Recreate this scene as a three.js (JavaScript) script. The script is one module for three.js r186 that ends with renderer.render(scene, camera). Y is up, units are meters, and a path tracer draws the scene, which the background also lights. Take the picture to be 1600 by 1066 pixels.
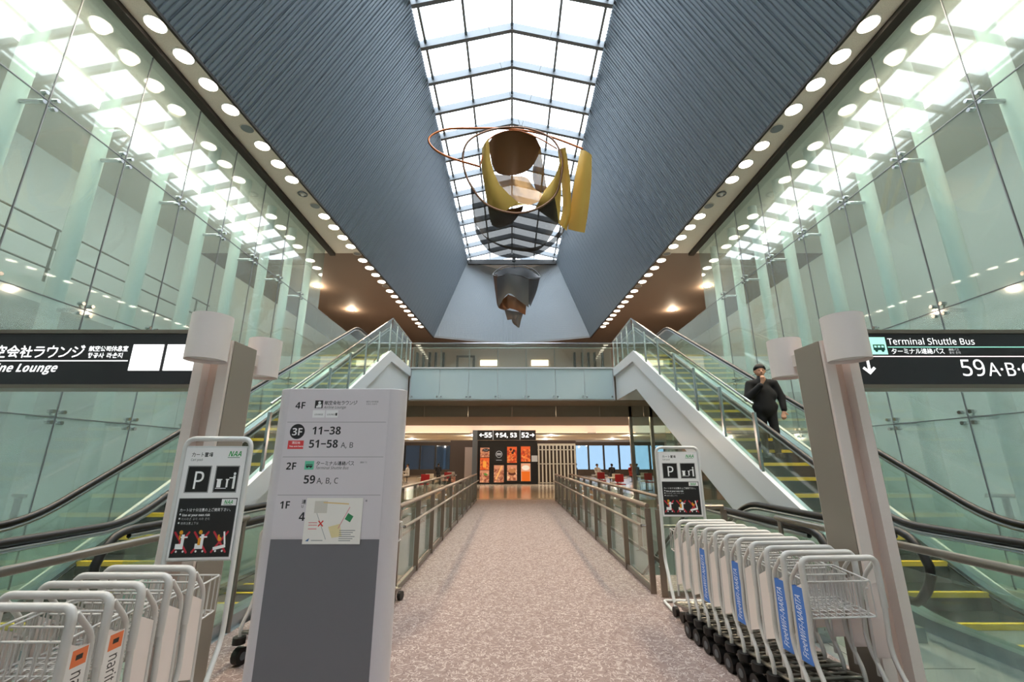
import * as THREE from 'three';
import { mergeGeometries } from 'three/addons/utils/BufferGeometryUtils.js';
import { RoundedBoxGeometry } from 'three/addons/geometries/RoundedBoxGeometry.js';
import { MarchingCubes } from 'three/addons/objects/MarchingCubes.js';
import { RectAreaLightUniformsLib } from 'three/addons/lights/RectAreaLightUniformsLib.js';

// ---------------------------------------------------------------- camera, sky, exposure
const scene = new THREE.Scene();
const camera = new THREE.PerspectiveCamera(2 * Math.atan(533 / 680) * 180 / Math.PI, 1600 / 1066, 0.05, 200);
camera.position.set(0, 1.6, 0);
camera.rotation.x = Math.atan(185 / 680);
const renderer = new THREE.WebGLRenderer();
renderer.toneMapping = THREE.LinearToneMapping;
renderer.toneMappingExposure = 1.45;
renderer.shadowMap.enabled = true;
RectAreaLightUniformsLib.init();
scene.background = new THREE.Color(0.93, 0.97, 1.0);      // bright overcast sky above the roof glazing
scene.backgroundIntensity = 5;

const SOFFIT = 8.62, SKY_EDGE = 13.6, RIDGE = 14.32, FLOOR4 = 4.95, SLOPE = 0.55;
const edgeX = (Z) => 6.05 - 0.055 * Z;                     // foot of the ribbed slopes
const lampX = (Z) => 6.27 - 0.057 * Z;                     // row of downlights
// large soft lamps: fluorescent coves behind the tops of both glass walls
function areaLight(name, x, y, Z, w, h, color, intensity, down = [0, -1, 0]) {
  const l = new THREE.RectAreaLight(color, intensity, w, h);
  l.name = name; l.position.set(x, y, -Z); l.lookAt(x + down[0], y + down[1], -Z + down[2]); scene.add(l); return l;
}
for (const s of [-1, 1]) for (const Z of [0.5, 5.5, 10.5]) {
  const l = areaLight('cove_light', s * 8.3, 8.42, Z, 0.16, 4.8, 0xfff6e8, 15);
  l.rotation.set(-Math.PI / 2, 0, 0);
}

// ---------------------------------------------------------------- helpers (Z is the distance ahead of the camera: world z = -Z)
let seed = 7;
const rnd = () => { seed = (seed * 1664525 + 1013904223) >>> 0; return seed / 4294967296; };
const V = (x, y, Z) => new THREE.Vector3(x, y, -Z);
const taken = new Map();
function numbered(n) { const k = taken.get(n) ?? 0; taken.set(n, k + 1); return k ? n + '_' + String(k).padStart(3, '0') : n; }
function fix(g) { const h = g.index ? g.toNonIndexed() : g; for (const k of Object.keys(h.attributes)) if (!['position', 'normal', 'uv'].includes(k)) h.deleteAttribute(k); return h; }
const join = (list) => { const l = [].concat(list); return l.length === 1 ? l[0] : mergeGeometries(l.map(fix)); };
function mesh(name, geos, mat, parent) {
  const m = new THREE.Mesh(join(geos), mat); m.name = parent ? name : numbered(name); m.castShadow = m.receiveShadow = true; (parent ?? scene).add(m); return m;
}
function thing(name, label, category, group, pos = [0, 0, 0], turn = 0) {
  const o = new THREE.Group(); o.name = numbered(name); o.position.set(pos[0], pos[1], -pos[2]); o.rotation.y = turn; scene.add(o);
  o.userData = { label, category }; if (group) o.userData.group = group; return o;
}
function struct(name, label) { const o = new THREE.Group(); o.name = name; scene.add(o); o.userData = { label, kind: 'structure' }; return o; }
function tag(o, label, category, group) { o.userData.label = label; o.userData.category = category; if (group) o.userData.group = group; return o; }
function copyOf(root, label, group) { const r = root.clone(); r.name = numbered(root.name.replace(/_\d{3}$/, '')); r.userData = { ...root.userData }; if (label) r.userData.label = label; if (group) r.userData.group = group; scene.add(r); return r; }
const bx = (w, h, d, x = 0, y = 0, Z = 0) => new THREE.BoxGeometry(w, h, d).translate(x, y, -Z);
const span = (x0, x1, y0, y1, Z0, Z1) => bx(Math.abs(x1 - x0), Math.abs(y1 - y0), Math.abs(Z1 - Z0), (x0 + x1) / 2, (y0 + y1) / 2, (Z0 + Z1) / 2);
const rb = (w, h, d, r, x = 0, y = 0, Z = 0) => new RoundedBoxGeometry(w, h, d, 2, r).translate(x, y, -Z);
function rod(a, b, r, seg = 8) {
  const d = b.clone().sub(a), g = new THREE.CylinderGeometry(r, r, d.length(), seg, 1);
  g.applyQuaternion(new THREE.Quaternion().setFromUnitVectors(new THREE.Vector3(0, 1, 0), d.clone().normalize())); return g.translate((a.x + b.x) / 2, (a.y + b.y) / 2, (a.z + b.z) / 2);
}
const bar = (a, b, w, h) => { const d = b.clone().sub(a), g = new THREE.BoxGeometry(w, h, d.length()); const m = new THREE.Matrix4().lookAt(a, b, new THREE.Vector3(0, 1, 0)); g.applyMatrix4(m); return g.translate((a.x + b.x) / 2, (a.y + b.y) / 2, (a.z + b.z) / 2); };
function tube(pts, r, seg = 8, per = 4, tension = 0.5) { const c = new THREE.CatmullRomCurve3(pts, false, 'catmullrom', tension); return new THREE.TubeGeometry(c, pts.length * per, r, seg, false); }
// tube along straight runs with rounded corners
function bent(pts, r, rad = 0.05, seg = 8) {
  const path = new THREE.CurvePath(); let last = pts[0].clone();
  for (let i = 1; i < pts.length - 1; i++) {
    const a = pts[i - 1].clone().sub(pts[i]), b = pts[i + 1].clone().sub(pts[i]), q = Math.min(rad, a.length() * 0.49, b.length() * 0.49);
    const p0 = pts[i].clone().addScaledVector(a.normalize(), q), p1 = pts[i].clone().addScaledVector(b.normalize(), q);
    path.add(new THREE.LineCurve3(last, p0)); path.add(new THREE.QuadraticBezierCurve3(p0, pts[i].clone(), p1)); last = p1;
  }
  path.add(new THREE.LineCurve3(last, pts[pts.length - 1].clone()));
  const out = []; for (const c of path.curves) { const n = c.isLineCurve3 ? 1 : 5; for (let k = 0; k < n; k++) out.push(c.getPoint(k / n)); } out.push(pts[pts.length - 1].clone());
  const geos = []; const poly = new THREE.CurvePath(); for (let i = 0; i < out.length - 1; i++) if (out[i].distanceTo(out[i + 1]) > 1e-5) poly.add(new THREE.LineCurve3(out[i], out[i + 1]));
  // sweep
  const P = [poly.curves[0].v1, ...poly.curves.map((c) => c.v2)], pos = [], idx = []; let nrm = new THREE.Vector3();
  let t0 = P[1].clone().sub(P[0]).normalize(); nrm.set(Math.abs(t0.y) > 0.9 ? 1 : 0, Math.abs(t0.y) > 0.9 ? 0 : 1, 0).cross(t0).normalize();
  for (let i = 0; i < P.length; i++) {
    const t = (i ? P[i].clone().sub(P[i - 1]).normalize() : t0.clone()); if (i < P.length - 1) t.add(P[i + 1].clone().sub(P[i]).normalize()).normalize();
    nrm.addScaledVector(t, -nrm.dot(t)).normalize(); const bi = t.clone().cross(nrm);
    for (let k = 0; k < seg; k++) { const a = k / seg * Math.PI * 2; pos.push(P[i].x + r * (Math.cos(a) * nrm.x + Math.sin(a) * bi.x), P[i].y + r * (Math.cos(a) * nrm.y + Math.sin(a) * bi.y), P[i].z + r * (Math.cos(a) * nrm.z + Math.sin(a) * bi.z)); }
    if (i) for (let k = 0; k < seg; k++) { const a = (i - 1) * seg + k, b = (i - 1) * seg + (k + 1) % seg, c = i * seg + k, d = i * seg + (k + 1) % seg; idx.push(a, b, d, a, d, c); }
  }
  const n = P.length * seg; pos.push(P[0].x, P[0].y, P[0].z, P[P.length - 1].x, P[P.length - 1].y, P[P.length - 1].z);
  for (let k = 0; k < seg; k++) { idx.push(n, (k + 1) % seg, k); idx.push(n + 1, n - seg + k, n - seg + (k + 1) % seg); }
  const g = new THREE.BufferGeometry(); g.setAttribute('position', new THREE.Float32BufferAttribute(pos, 3)); g.setIndex(idx); g.setAttribute('uv', new THREE.Float32BufferAttribute(new Float32Array(pos.length / 3 * 2), 2)); g.computeVertexNormals(); return g;
}
// polygon given as [Z, y] pairs, extruded across x from x0 to x1
function sidePoly(pts, x0, x1) {
  const s = new THREE.Shape(pts.map(([Z, y]) => new THREE.Vector2(Z, y)));
  return new THREE.ExtrudeGeometry(s, { depth: x1 - x0, bevelEnabled: false }).rotateY(Math.PI / 2).translate(x0, 0, 0);   // shape x -> -z
}
// polygon given as [x, Z] pairs, extruded from y0 up to y1
function planPoly(pts, y0, y1) {
  const s = new THREE.Shape(pts.map(([x, Z]) => new THREE.Vector2(x, Z)));
  return new THREE.ExtrudeGeometry(s, { depth: y1 - y0, bevelEnabled: false }).rotateX(-Math.PI / 2).translate(0, y0, 0);
}
function metreUV(g, s = 1) {   // box-projected uv in metres
  const h = fix(g), p = h.attributes.position, n = h.attributes.normal, uv = new Float32Array(p.count * 2);
  for (let i = 0; i < p.count; i++) {
    const ax = Math.abs(n.getX(i)), ay = Math.abs(n.getY(i)), az = Math.abs(n.getZ(i));
    if (ay >= ax && ay >= az) { uv[2 * i] = p.getX(i) * s; uv[2 * i + 1] = p.getZ(i) * s; } else if (ax > az) { uv[2 * i] = p.getZ(i) * s; uv[2 * i + 1] = p.getY(i) * s; } else { uv[2 * i] = p.getX(i) * s; uv[2 * i + 1] = p.getY(i) * s; }
  }
  h.setAttribute('uv', new THREE.BufferAttribute(uv, 2)); return h;
}

const WORD = ['first', 'second', 'third', 'fourth', 'fifth', 'sixth', 'seventh', 'eighth', 'ninth', 'tenth', 'eleventh', 'twelfth'];
const ordinal = (k) => WORD[k] ?? (k + 1) + (((k + 1) % 100 > 10 && (k + 1) % 100 < 14) ? 'th' : ['th', 'st', 'nd', 'rd'][(k + 1) % 10] ?? 'th');

// ---------------------------------------------------------------- materials
const std = (color, roughness = 0.6, metalness = 0, extra = {}) => new THREE.MeshStandardMaterial({ color, roughness, metalness, side: THREE.DoubleSide, ...extra });
const phys = (o) => new THREE.MeshPhysicalMaterial({ side: THREE.DoubleSide, ...o });
function dataTex(n, f, srgb = true) {
  const d = new Uint8Array(n * n * 4);
  for (let y = 0; y < n; y++) for (let x = 0; x < n; x++) { const c = f(x, y); for (let k = 0; k < 3; k++) d[(y * n + x) * 4 + k] = Math.max(0, Math.min(255, c[k])); d[(y * n + x) * 4 + 3] = 255; }
  const t = new THREE.DataTexture(d, n, n); t.wrapS = t.wrapT = THREE.RepeatWrapping; t.magFilter = THREE.LinearFilter; if (srgb) t.colorSpace = THREE.SRGBColorSpace; t.needsUpdate = true; return t;
}
function canvas(w, h, draw) { const c = document.createElement('canvas'); c.width = w; c.height = h; const g = c.getContext('2d'); draw(g, w, h); const t = new THREE.CanvasTexture(c); t.colorSpace = THREE.SRGBColorSpace; return t; }
// woven carpet: short pale squiggles on a rose brown pile
const carpetTex = (() => {
  const t = canvas(1024, 1024, (g, w, h) => {
    g.fillStyle = '#8c7a74'; g.fillRect(0, 0, w, h);
    for (let i = 0; i < 26000; i++) { g.fillStyle = rnd() < 0.5 ? 'rgba(105,82,80,0.5)' : 'rgba(160,136,128,0.5)'; g.fillRect(rnd() * w, rnd() * h, 3, 3); }
    g.lineCap = 'round';
    for (let i = 0; i < 2100; i++) {
      const x = rnd() * w, y = rnd() * h, a = rnd() * 6.28, l = 16 + rnd() * 20; g.strokeStyle = rnd() < 0.75 ? 'rgba(204,188,180,0.6)' : 'rgba(98,76,74,0.5)'; g.lineWidth = 4 + rnd() * 3;
      for (const ox of [-w, 0, w]) for (const oy of [-h, 0, h]) { if (x + ox < -50 || x + ox > w + 50 || y + oy < -50 || y + oy > h + 50) continue; g.beginPath(); g.moveTo(x + ox, y + oy); g.quadraticCurveTo(x + ox + Math.cos(a) * l * 0.5 + Math.sin(a) * 8, y + oy + Math.sin(a) * l * 0.5 - Math.cos(a) * 8, x + ox + Math.cos(a) * l, y + oy + Math.sin(a) * l); g.stroke(); }
    }
  });
  t.wrapS = t.wrapT = THREE.RepeatWrapping; return t;
})();
const grain = dataTex(256, (x, y) => { const v = 215 + (rnd() - 0.5) * 36; return [v, v, v]; });
const M = {
  carpet: std(0xffffff, 0.95, 0, { map: carpetTex }),
  stone: std(0xb7a084, 0.18, 0), plate: std(0x8f9698, 0.45, 0.5), lowerFloor: std(0xb9bdb2, 0.5),
  wall: std(0xd2d8d8, 0.7), wallBeige: std(0xa9968a, 0.6), brown: std(0x8f7d6c, 0.6), brownDark: std(0x4a3c32, 0.6), ceilingPale: std(0xcfc4b0, 0.7),
  soffit: std(0xf0e8dc, 0.75, 0, { map: grain }), soffitBrown: std(0x6e5e52, 0.75),
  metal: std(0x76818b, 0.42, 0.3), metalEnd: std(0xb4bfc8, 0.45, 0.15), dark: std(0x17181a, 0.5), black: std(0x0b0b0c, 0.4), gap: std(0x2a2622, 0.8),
  steel: std(0x8d8a84, 0.32, 0.9), chrome: std(0xc4c6c8, 0.18, 1), bronzeSteel: std(0x8f8176, 0.35, 0.8), frame: std(0x70767c, 0.45, 0.5), white: std(0xd9d9d8, 0.4), whiteWarm: std(0xe6dbd7, 0.42),
  pillar: std(0xe4d6d0, 0.45), pillarRecess: std(0xcdb5a8, 0.5), pillarSteel: std(0x948b82, 0.42, 0.35), cladding: std(0xd4d5d7, 0.4), claddingBand: std(0xdcdde0, 0.32, 0.1), trolley: std(0xc9c6c3, 0.4), columnWhite: std(0xe2e6e0, 0.5),
  rubber: std(0x121213, 0.45), yellow: std(0xe0bd18, 0.5), step: std(0x1d1e20, 0.4, 0.6), deck: std(0xa9b3ba, 0.28, 0.9),
  pylon: std(0xd9d1d6, 0.45, 0.1), pylonDark: std(0x76747a, 0.5, 0.1), lampGlow: std(0xffffff, 0.5, 0, { emissive: 0xfff0da, emissiveIntensity: 9 }), coveGlow: std(0xffffff, 0.5, 0, { emissive: 0xfff6e8, emissiveIntensity: 7 }),
  warmGlow: std(0xffffff, 0.5, 0, { emissive: 0xff8c2c, emissiveIntensity: 1.6 }), red: std(0xb02a30, 0.5), tableTop: std(0xd8d2c6, 0.4), skin: std(0xb98a70, 0.6), cloth: std(0x101114, 0.9), hair: std(0x0c0a09, 0.7), grille: std(0xe4dcc8, 0.45),
  insideBrown: std(0x6e4c2e, 0.5, 0.4), gold: std(0xe0b860, 0.4, 0.4), copper: std(0x9a5a32, 0.3, 0.8), bronze: std(0x7a5a46, 0.4, 0.65), steelSheet: std(0x6c6c6e, 0.38, 0.75),
  glass: phys({ color: 0xe2f1ee, roughness: 0.02, transmission: 1, thickness: 0, ior: 1.5 }),
  wallGlass: phys({ color: 0xe6f2f1, roughness: 0.03, transmission: 0.93, thickness: 0, ior: 1.6 }),
  fritGlass: phys({ color: 0xdcebe9, roughness: 0.06, transmission: 0.74, thickness: 0, ior: 1.6 }),
  fasciaGlass: phys({ color: 0xc4d6da, roughness: 0.06, transmission: 0.1, thickness: 0, ior: 1.55 }),
  railGlass: phys({ color: 0xf1f9f4, roughness: 0.02, transmission: 0.97, thickness: 0, ior: 1.52 }),
  hazeGlass: phys({ color: 0x93a2ae, roughness: 0.03, transmission: 0.9, thickness: 0 }),
  skyGlass: phys({ color: 0xf6fbff, roughness: 0.02, transmission: 1, thickness: 0, ior: 1.45 }),
  gauze: phys({ color: 0x2c2622, roughness: 0.5, metalness: 0.6, transparent: true, opacity: 0.945 }), gauzeGold: phys({ color: 0x8f6a3a, roughness: 0.4, metalness: 0.7, transparent: true, opacity: 0.95 }),
};
const printed = (tex, glow = 0) => std(0xffffff, 0.45, 0, { map: tex, ...(glow ? { emissive: 0xffffff, emissiveMap: tex, emissiveIntensity: glow } : {}) });

// ---------------------------------------------------------------- stroke lettering for the Japanese, Chinese and Korean writing
const G = { 現: '6,14 40,14;8,46 38,46;23,14 23,80;4,86 40,76;50,8 86,8 86,58 50,58 50,8;50,24 86,24;50,41 86,41;60,58 54,80 40,94;74,58 74,90 94,90 94,76', 在: '8,20 92,20;40,4 30,34 6,62;24,44 24,96;40,54 88,54;64,34 64,90;36,90 94,90', 地: '20,8 20,74;4,34 38,34;4,82 40,70;46,44 92,30 90,62 80,62;68,6 68,72;52,24 52,90 94,90 94,74',
  航: '30,5 22,15;12,18 12,95;12,18 42,18 42,92 36,95;5,52 48,52;27,28 30,38;27,62 30,74;72,5 72,18;52,22 95,22;62,38 62,60 52,92;62,38 82,38 82,85 86,92 96,92 96,78',
  空: '50,3 50,14;10,30 10,16 90,16 90,30;38,24 34,38 18,48;60,24 62,40 80,44;22,58 78,58;50,58 50,92;8,94 92,94', 会: '50,4 32,26 6,44;50,4 68,26 94,44;32,40 68,40;14,58 86,58;44,58 28,86 74,82;66,70 84,94',
  社: '24,4 30,16;8,26 42,26 10,62;28,46 28,96;30,50 42,62;70,10 70,90;50,42 92,42;46,90 96,90', ラ: '22,14 78,14;12,38 86,38 82,60 60,82 32,94', ウ: '50,4 50,20;14,44 14,22 86,22 82,52 64,80 36,96', ン: '14,18 36,32;12,90 44,82 72,58 90,26',
  ジ: '18,14 38,26;8,40 28,52;14,92 48,80 74,56 88,30;68,6 78,18;82,2 92,14', タ: '42,4 30,30 8,52;36,20 86,20 76,56 52,82 22,96;32,44 62,66', ー: '10,50 90,50', ミ: '24,10 78,24;26,40 74,54;16,70 84,90', ナ: '8,36 92,36;54,6 54,40 46,70 22,94',
  ル: '32,16 32,48 26,72 8,92;58,10 58,88 76,76 94,52', 連: '14,6 24,16;6,36 24,36 22,70 6,88;22,74 44,90 96,92;40,14 92,14;66,4 66,82;46,26 86,26 86,56 46,56 46,26;46,41 86,41;38,68 94,68',
  絡: '28,4 14,26 32,28 10,50 36,48;24,48 24,96;10,62 8,80;36,60 40,76;62,4 46,30;56,18 86,18 70,42 44,56;58,30 94,54;56,62 86,62 86,92 56,92 56,62', バ: '34,24 28,56 8,84;60,22 74,50 92,84;72,4 80,16;86,0 94,12', ス: '18,14 78,14 64,46 40,74 12,92;58,60 88,92',
  カ: '10,32 86,32 82,76 72,94 62,88;46,6 44,44 14,92', ト: '40,6 40,94;40,40 80,60', 置: '12,8 88,8 88,26 12,26 12,8;38,8 38,26;62,8 62,26;10,38 90,38;50,30 50,46;30,46 30,84;30,46 74,46 74,84 30,84;30,58 74,58;30,70 74,70;12,50 12,94 92,94',
  場: '20,8 20,74;4,34 38,34;4,80 38,70;50,8 88,8 88,40 50,40 50,8;50,24 88,24;42,52 96,52;54,52 42,78;54,62 92,62 88,92 78,92;70,62 56,90;80,62 68,94', は: '16,8 12,50 16,92;38,32 92,30;68,8 68,76 52,90 40,78 56,66 90,88', 十: '8,42 92,42;50,6 50,96', 分: '36,6 8,46;62,6 92,46;24,52 76,52 72,90 60,92;46,52 22,94',
  注: '12,8 24,20;6,34 18,46;6,94 26,60;58,4 68,16;40,26 94,26;44,56 90,56;66,26 66,92;36,92 98,92', 意: '50,2 50,10;14,12 86,12;36,14 40,26;64,14 60,26;6,28 94,28;26,38 74,38 74,60 26,60 26,38;26,49 74,49;14,70 8,90;30,68 32,94 70,94 72,80;50,66 56,78;82,68 92,86',
  の: '52,14 46,60 30,86 12,66 22,30 54,14 86,34 86,66 60,92', 上: '50,8 50,92;50,44 84,44;6,92 94,92', ご: '24,22 74,20 60,32;20,58 22,86 82,88;76,4 84,16;88,0 96,12', 使: '28,4 6,48;18,32 18,96;36,16 94,16;44,30 88,30 88,54 44,54 44,30;66,6 66,62 38,94;46,64 96,94',
  用: '18,10 18,66 6,94;18,10 84,10 84,92 72,92;18,36 84,36;18,62 84,62;50,10 50,92', 下: '6,10 94,10;48,10 48,96;52,34 78,54', さ: '14,28 84,24;46,6 66,52 74,62 36,58;22,66 26,88 76,90', い: '14,20 18,70 32,86 42,66;74,26 88,62', '。': '10,74 24,74 24,90 10,90 10,74',
  公: '34,10 10,50;64,10 92,50;44,46 24,88 76,84;64,66 84,94', 司: '12,14 86,14 84,92 70,92;14,34 64,34;20,50 60,50 60,78 20,78 20,50', 休: '30,4 6,48;18,32 18,96;38,30 96,30;66,4 66,96;64,32 38,78;68,32 96,78', 息: '50,2 40,12;26,12 74,12 74,56 26,56 26,12;26,26 74,26;26,41 74,41;14,66 8,90;30,66 32,94 70,94 72,78;50,64 56,76;82,66 92,86',
  室: '50,2 50,12;10,28 10,14 90,14 90,28;20,34 80,34;46,34 30,52 72,50;62,44 76,56;50,56 50,92;22,72 78,72;8,94 92,94', 항: '30,6 40,6;14,18 54,18;34,30 22,42 34,54 46,42 34,30;72,4 72,58;72,30 88,30;48,70 30,82 48,94 66,82 48,70', 공: '22,12 76,12 72,32;50,32 50,48;8,50 92,50;50,60 30,76 50,94 70,76 50,60',
  사: '32,14 10,80;32,34 52,78;72,6 72,96;72,46 92,46', 라: '10,14 50,14 50,42 12,42 12,76 54,74;72,6 72,96;72,46 92,46', 운: '50,6 32,18 50,32 68,18 50,6;8,44 92,44;50,44 50,62;24,66 24,92 80,92', 지: '10,16 56,16;34,16 10,78;34,40 56,78;78,6 78,96' };
function strokes(g, text, x, y, size, color, weight = 0.09, adv = 1.02) {   // x, y: top left
  g.strokeStyle = color; g.lineWidth = size * weight; g.lineCap = 'round'; g.lineJoin = 'round';
  for (const ch of text) {
    if (G[ch]) for (const s of G[ch].split(';')) { g.beginPath(); s.split(' ').forEach((p, i) => { const [a, b] = p.split(',').map(Number); const X = x + a * size / 100, Y = y + b * size / 100; i ? g.lineTo(X, Y) : g.moveTo(X, Y); }); g.stroke(); }
    x += size * (ch === ' ' ? 0.4 : adv);
  }
  return x;
}
const words = (g, t, x, y, px, color, style = '', align = 'left') => { g.fillStyle = color; g.font = style + ' ' + px + 'px sans-serif'; g.textAlign = align; g.textBaseline = 'alphabetic'; g.fillText(t, x, y); };
function arrow(g, x, y, s, dir, color, w = 0.16) { g.save(); g.translate(x, y); g.rotate(dir); g.strokeStyle = color; g.lineWidth = s * w; g.lineCap = 'butt'; g.lineJoin = 'miter'; g.beginPath(); g.moveTo(-s / 2, 0); g.lineTo(s / 2 - s * 0.08, 0); g.moveTo(s * 0.1, -s * 0.36); g.lineTo(s * 0.44, 0); g.lineTo(s * 0.1, s * 0.36); g.stroke(); g.restore(); }
// a thin printed sheet facing +z (towards the camera) centred at x, y, Z
function sheet(name, tex, w, h, x, y, Z, parent, glow = 0, d = 0.004) {
  const side = M.dark, face = printed(tex, glow); const m = new THREE.Mesh(new THREE.BoxGeometry(w, h, d), [side, side, side, side, face, side]); m.name = name; m.position.set(x, y, -Z); m.castShadow = m.receiveShadow = true; parent.add(m); return m;
}

// ================================================================ THE SETTING
{ // floors
  const f = struct('floor', 'rose brown patterned carpet of the concourse and walkway');
  mesh('carpet', metreUV(span(-2.7, 2.7, -0.3, 0, -6, 6.9), 0.8), M.carpet, f);
  mesh('walkway_carpet', metreUV(span(-1.55, 1.86, -0.3, 0, 6.9, 19), 0.8), M.carpet, f);
  mesh('stone_paving', span(-16, 16, -0.3, 0, 19, 47.2), M.stone, f);
  for (const s of [-1, 1]) { mesh('landing_plate', span(s * 2.7, s * 6.4, -0.3, 0, -6, 5.0), M.plate, f); mesh('corridor_paving', span(s * 6.4, s * 11, -0.3, -0.02, -6, 19), M.lowerFloor, f); }
  mesh('lower_level_paving', span(-6.4, 6.4, -5.3, -5, 5, 19.2), M.lowerFloor, f);
  for (const s of [-1, 1]) mesh('void_side', span(s * 6.4, s * 6.5, -5, -0.3, 5, 19.2), M.wall, f);
  mesh('void_end', span(-6.4, 6.4, -5, -0.3, 19, 19.1), M.wall, f); mesh('void_end', span(-6.4, 6.4, -5, -0.3, 4.9, 5), M.wall, f);
}
const NAMES = { '-1': 'left', '1': 'right' };
const SIDE = { '-1': 'beside the airline lounge sign', '1': 'beside the shuttle bus sign' };
for (const s of [-1, 1]) {
  const w = struct('wall_' + NAMES[s], 'pale panelled wall behind the glass screen');
  mesh('wall_surface', span(s * 11, s * 11.2, -0.3, SOFFIT, -6, 28), M.wall, w);
  for (let k = 0; k < 9; k++) mesh('wall_panel', span(s * 10.9, s * 11, 0.1, 4.3, -4.9 + k * 2.4, -2.54 + k * 2.4), M.wall, w);
  mesh('gallery_slab', span(s * 8.6, s * 11, 4.35, 4.75, -6, s < 0 ? 12 : 2.5), M.white, w);
}
mesh('wall_back', [span(-11, 11, -0.3, 15, -6.2, -6)], M.wall).userData = { kind: 'structure', label: 'pale wall closing the hall behind the entrance' };
{ // soffits
  const c = struct('ceiling', 'flat soffit beside the roof light with rows of downlights');
  for (const s of [-1, 1]) {
    mesh('soffit', metreUV(planPoly([[s * edgeX(-6), -6], [s * 11, -6], [s * 11, 14], [s * edgeX(14), 14]], SOFFIT, SOFFIT + 0.12)), M.soffit, c);
    mesh('brown_soffit', planPoly([[s * edgeX(14), 14], [s * 11, 14], [s * 11, 28], [s * edgeX(25), 28], [s * edgeX(25), 25]], SOFFIT, SOFFIT + 0.12), M.soffitBrown, c);
    mesh('shadow_gap', span(s * 6.22, s * 6.4, SOFFIT - 0.1, SOFFIT, -6, 14), M.gap, c);
    mesh('edge_trim', bar(V(s * edgeX(-6), SOFFIT - 0.02, -6), V(s * edgeX(25), SOFFIT - 0.02, 25), 0.05, 0.06), M.gap, c);
  }
  mesh('rear_soffit', planPoly([[-edgeX(25), 25], [0, 26.8], [edgeX(25), 25], [edgeX(25), 28], [-edgeX(25), 28]], SOFFIT, SOFFIT + 0.12), M.soffitBrown, c);
}
// ribbed metal slopes, one mesh per panel
for (const s of [-1, 1]) {
  const w = struct('wall_slope_' + NAMES[s], 'blue grey ribbed metal slope rising to the roof glazing');
  const n = new THREE.Vector3(-s * (SKY_EDGE - SOFFIT), -(5.2 - 2.75), 0).normalize();   // towards the hall, downwards
  for (let k = 0; k < 78; k++) {
    const Z0 = -6 + k * 0.4, pos = [], prof = [[0, 0], [0.002, -0.09], [0.014, -0.09], [0.016, 0]];
    if (Z0 >= 25) break;
    for (let r = 0; r < 4; r++) { const a = 0.016 + r * 0.096; prof.push([a + 0.055, 0], [a + 0.066, -0.022], [a + 0.086, -0.022], [a + 0.096, 0]); }
    for (let i = 0; i + 1 < prof.length; i++) {
      const q = [prof[i], prof[i + 1]].map(([dz, o]) => { const Z = Math.min(25, Z0 + dz); return [V(s * edgeX(Z), SOFFIT, Z).addScaledVector(n, o), V(s * 2.75, SKY_EDGE, Z).addScaledVector(n, o)]; });
      for (const p of [q[0][0], q[1][0], q[1][1], q[0][0], q[1][1], q[0][1]]) pos.push(p.x, p.y, p.z);
    }
    const g = new THREE.BufferGeometry(); g.setAttribute('position', new THREE.Float32BufferAttribute(pos, 3)); g.setAttribute('uv', new THREE.Float32BufferAttribute(new Float32Array(pos.length / 3 * 2), 2)); g.computeVertexNormals();
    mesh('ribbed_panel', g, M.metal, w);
  }
}
{ // end wall of the roof light, folded in plan
  const w = struct('wall_end', 'pale blue ribbed metal end wall folded at its middle');
  for (const s of [-1, 1]) for (let k = 0; k < 12; k++) {
    const pos = [], foot = edgeX(25);
    const prof = []; for (let r = 0; r < 5; r++) prof.push([k + r / 5, 0], [k + (r + 0.55) / 5, 0], [k + (r + 0.7) / 5, 0.03], [k + (r + 0.9) / 5, 0.03]); prof.push([k + 1, 0]);
    const at = ([t, o], top) => { const x = t / 12 * (top ? 2.75 : foot); return V(s * x, top ? SKY_EDGE : SOFFIT, 26.8 - 1.8 * t / 12 + o); };
    for (let i = 0; i + 1 < prof.length; i++) { const a = at(prof[i], 0), b = at(prof[i + 1], 0), c = at(prof[i + 1], 1), d = at(prof[i], 1); for (const p of [a, b, c, a, c, d]) pos.push(p.x, p.y, p.z); }
    const g = new THREE.BufferGeometry(); g.setAttribute('position', new THREE.Float32BufferAttribute(pos, 3)); g.setAttribute('uv', new THREE.Float32BufferAttribute(new Float32Array(pos.length / 3 * 2), 2)); g.computeVertexNormals();
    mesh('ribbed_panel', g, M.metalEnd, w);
  }
  mesh('white_gable', [sidePoly([[25.0, SKY_EDGE], [26.9, SKY_EDGE], [26.9, SKY_EDGE + 0.1], [25, SKY_EDGE + 0.1]], -2.75, 2.75)], M.white, w);
  const gs = new THREE.Shape([[-2.8, SKY_EDGE], [2.8, SKY_EDGE], [2.8, SKY_EDGE + 0.1], [0, RIDGE + 0.05], [-2.8, SKY_EDGE + 0.1]].map((p) => new THREE.Vector2(...p)));
  mesh('white_gable', new THREE.ExtrudeGeometry(gs, { depth: 0.1, bevelEnabled: false }).translate(0, 0, -27), M.white, w);
  mesh('edge_beam', span(-2.75, 2.75, SKY_EDGE - 0.25, SKY_EDGE + 0.05, 24.9, 25.05), M.dark, w);
  mesh('front_gable', new THREE.ExtrudeGeometry(gs, { depth: 0.1, bevelEnabled: false }).translate(0, 0, 6), M.white, w);
}
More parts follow.
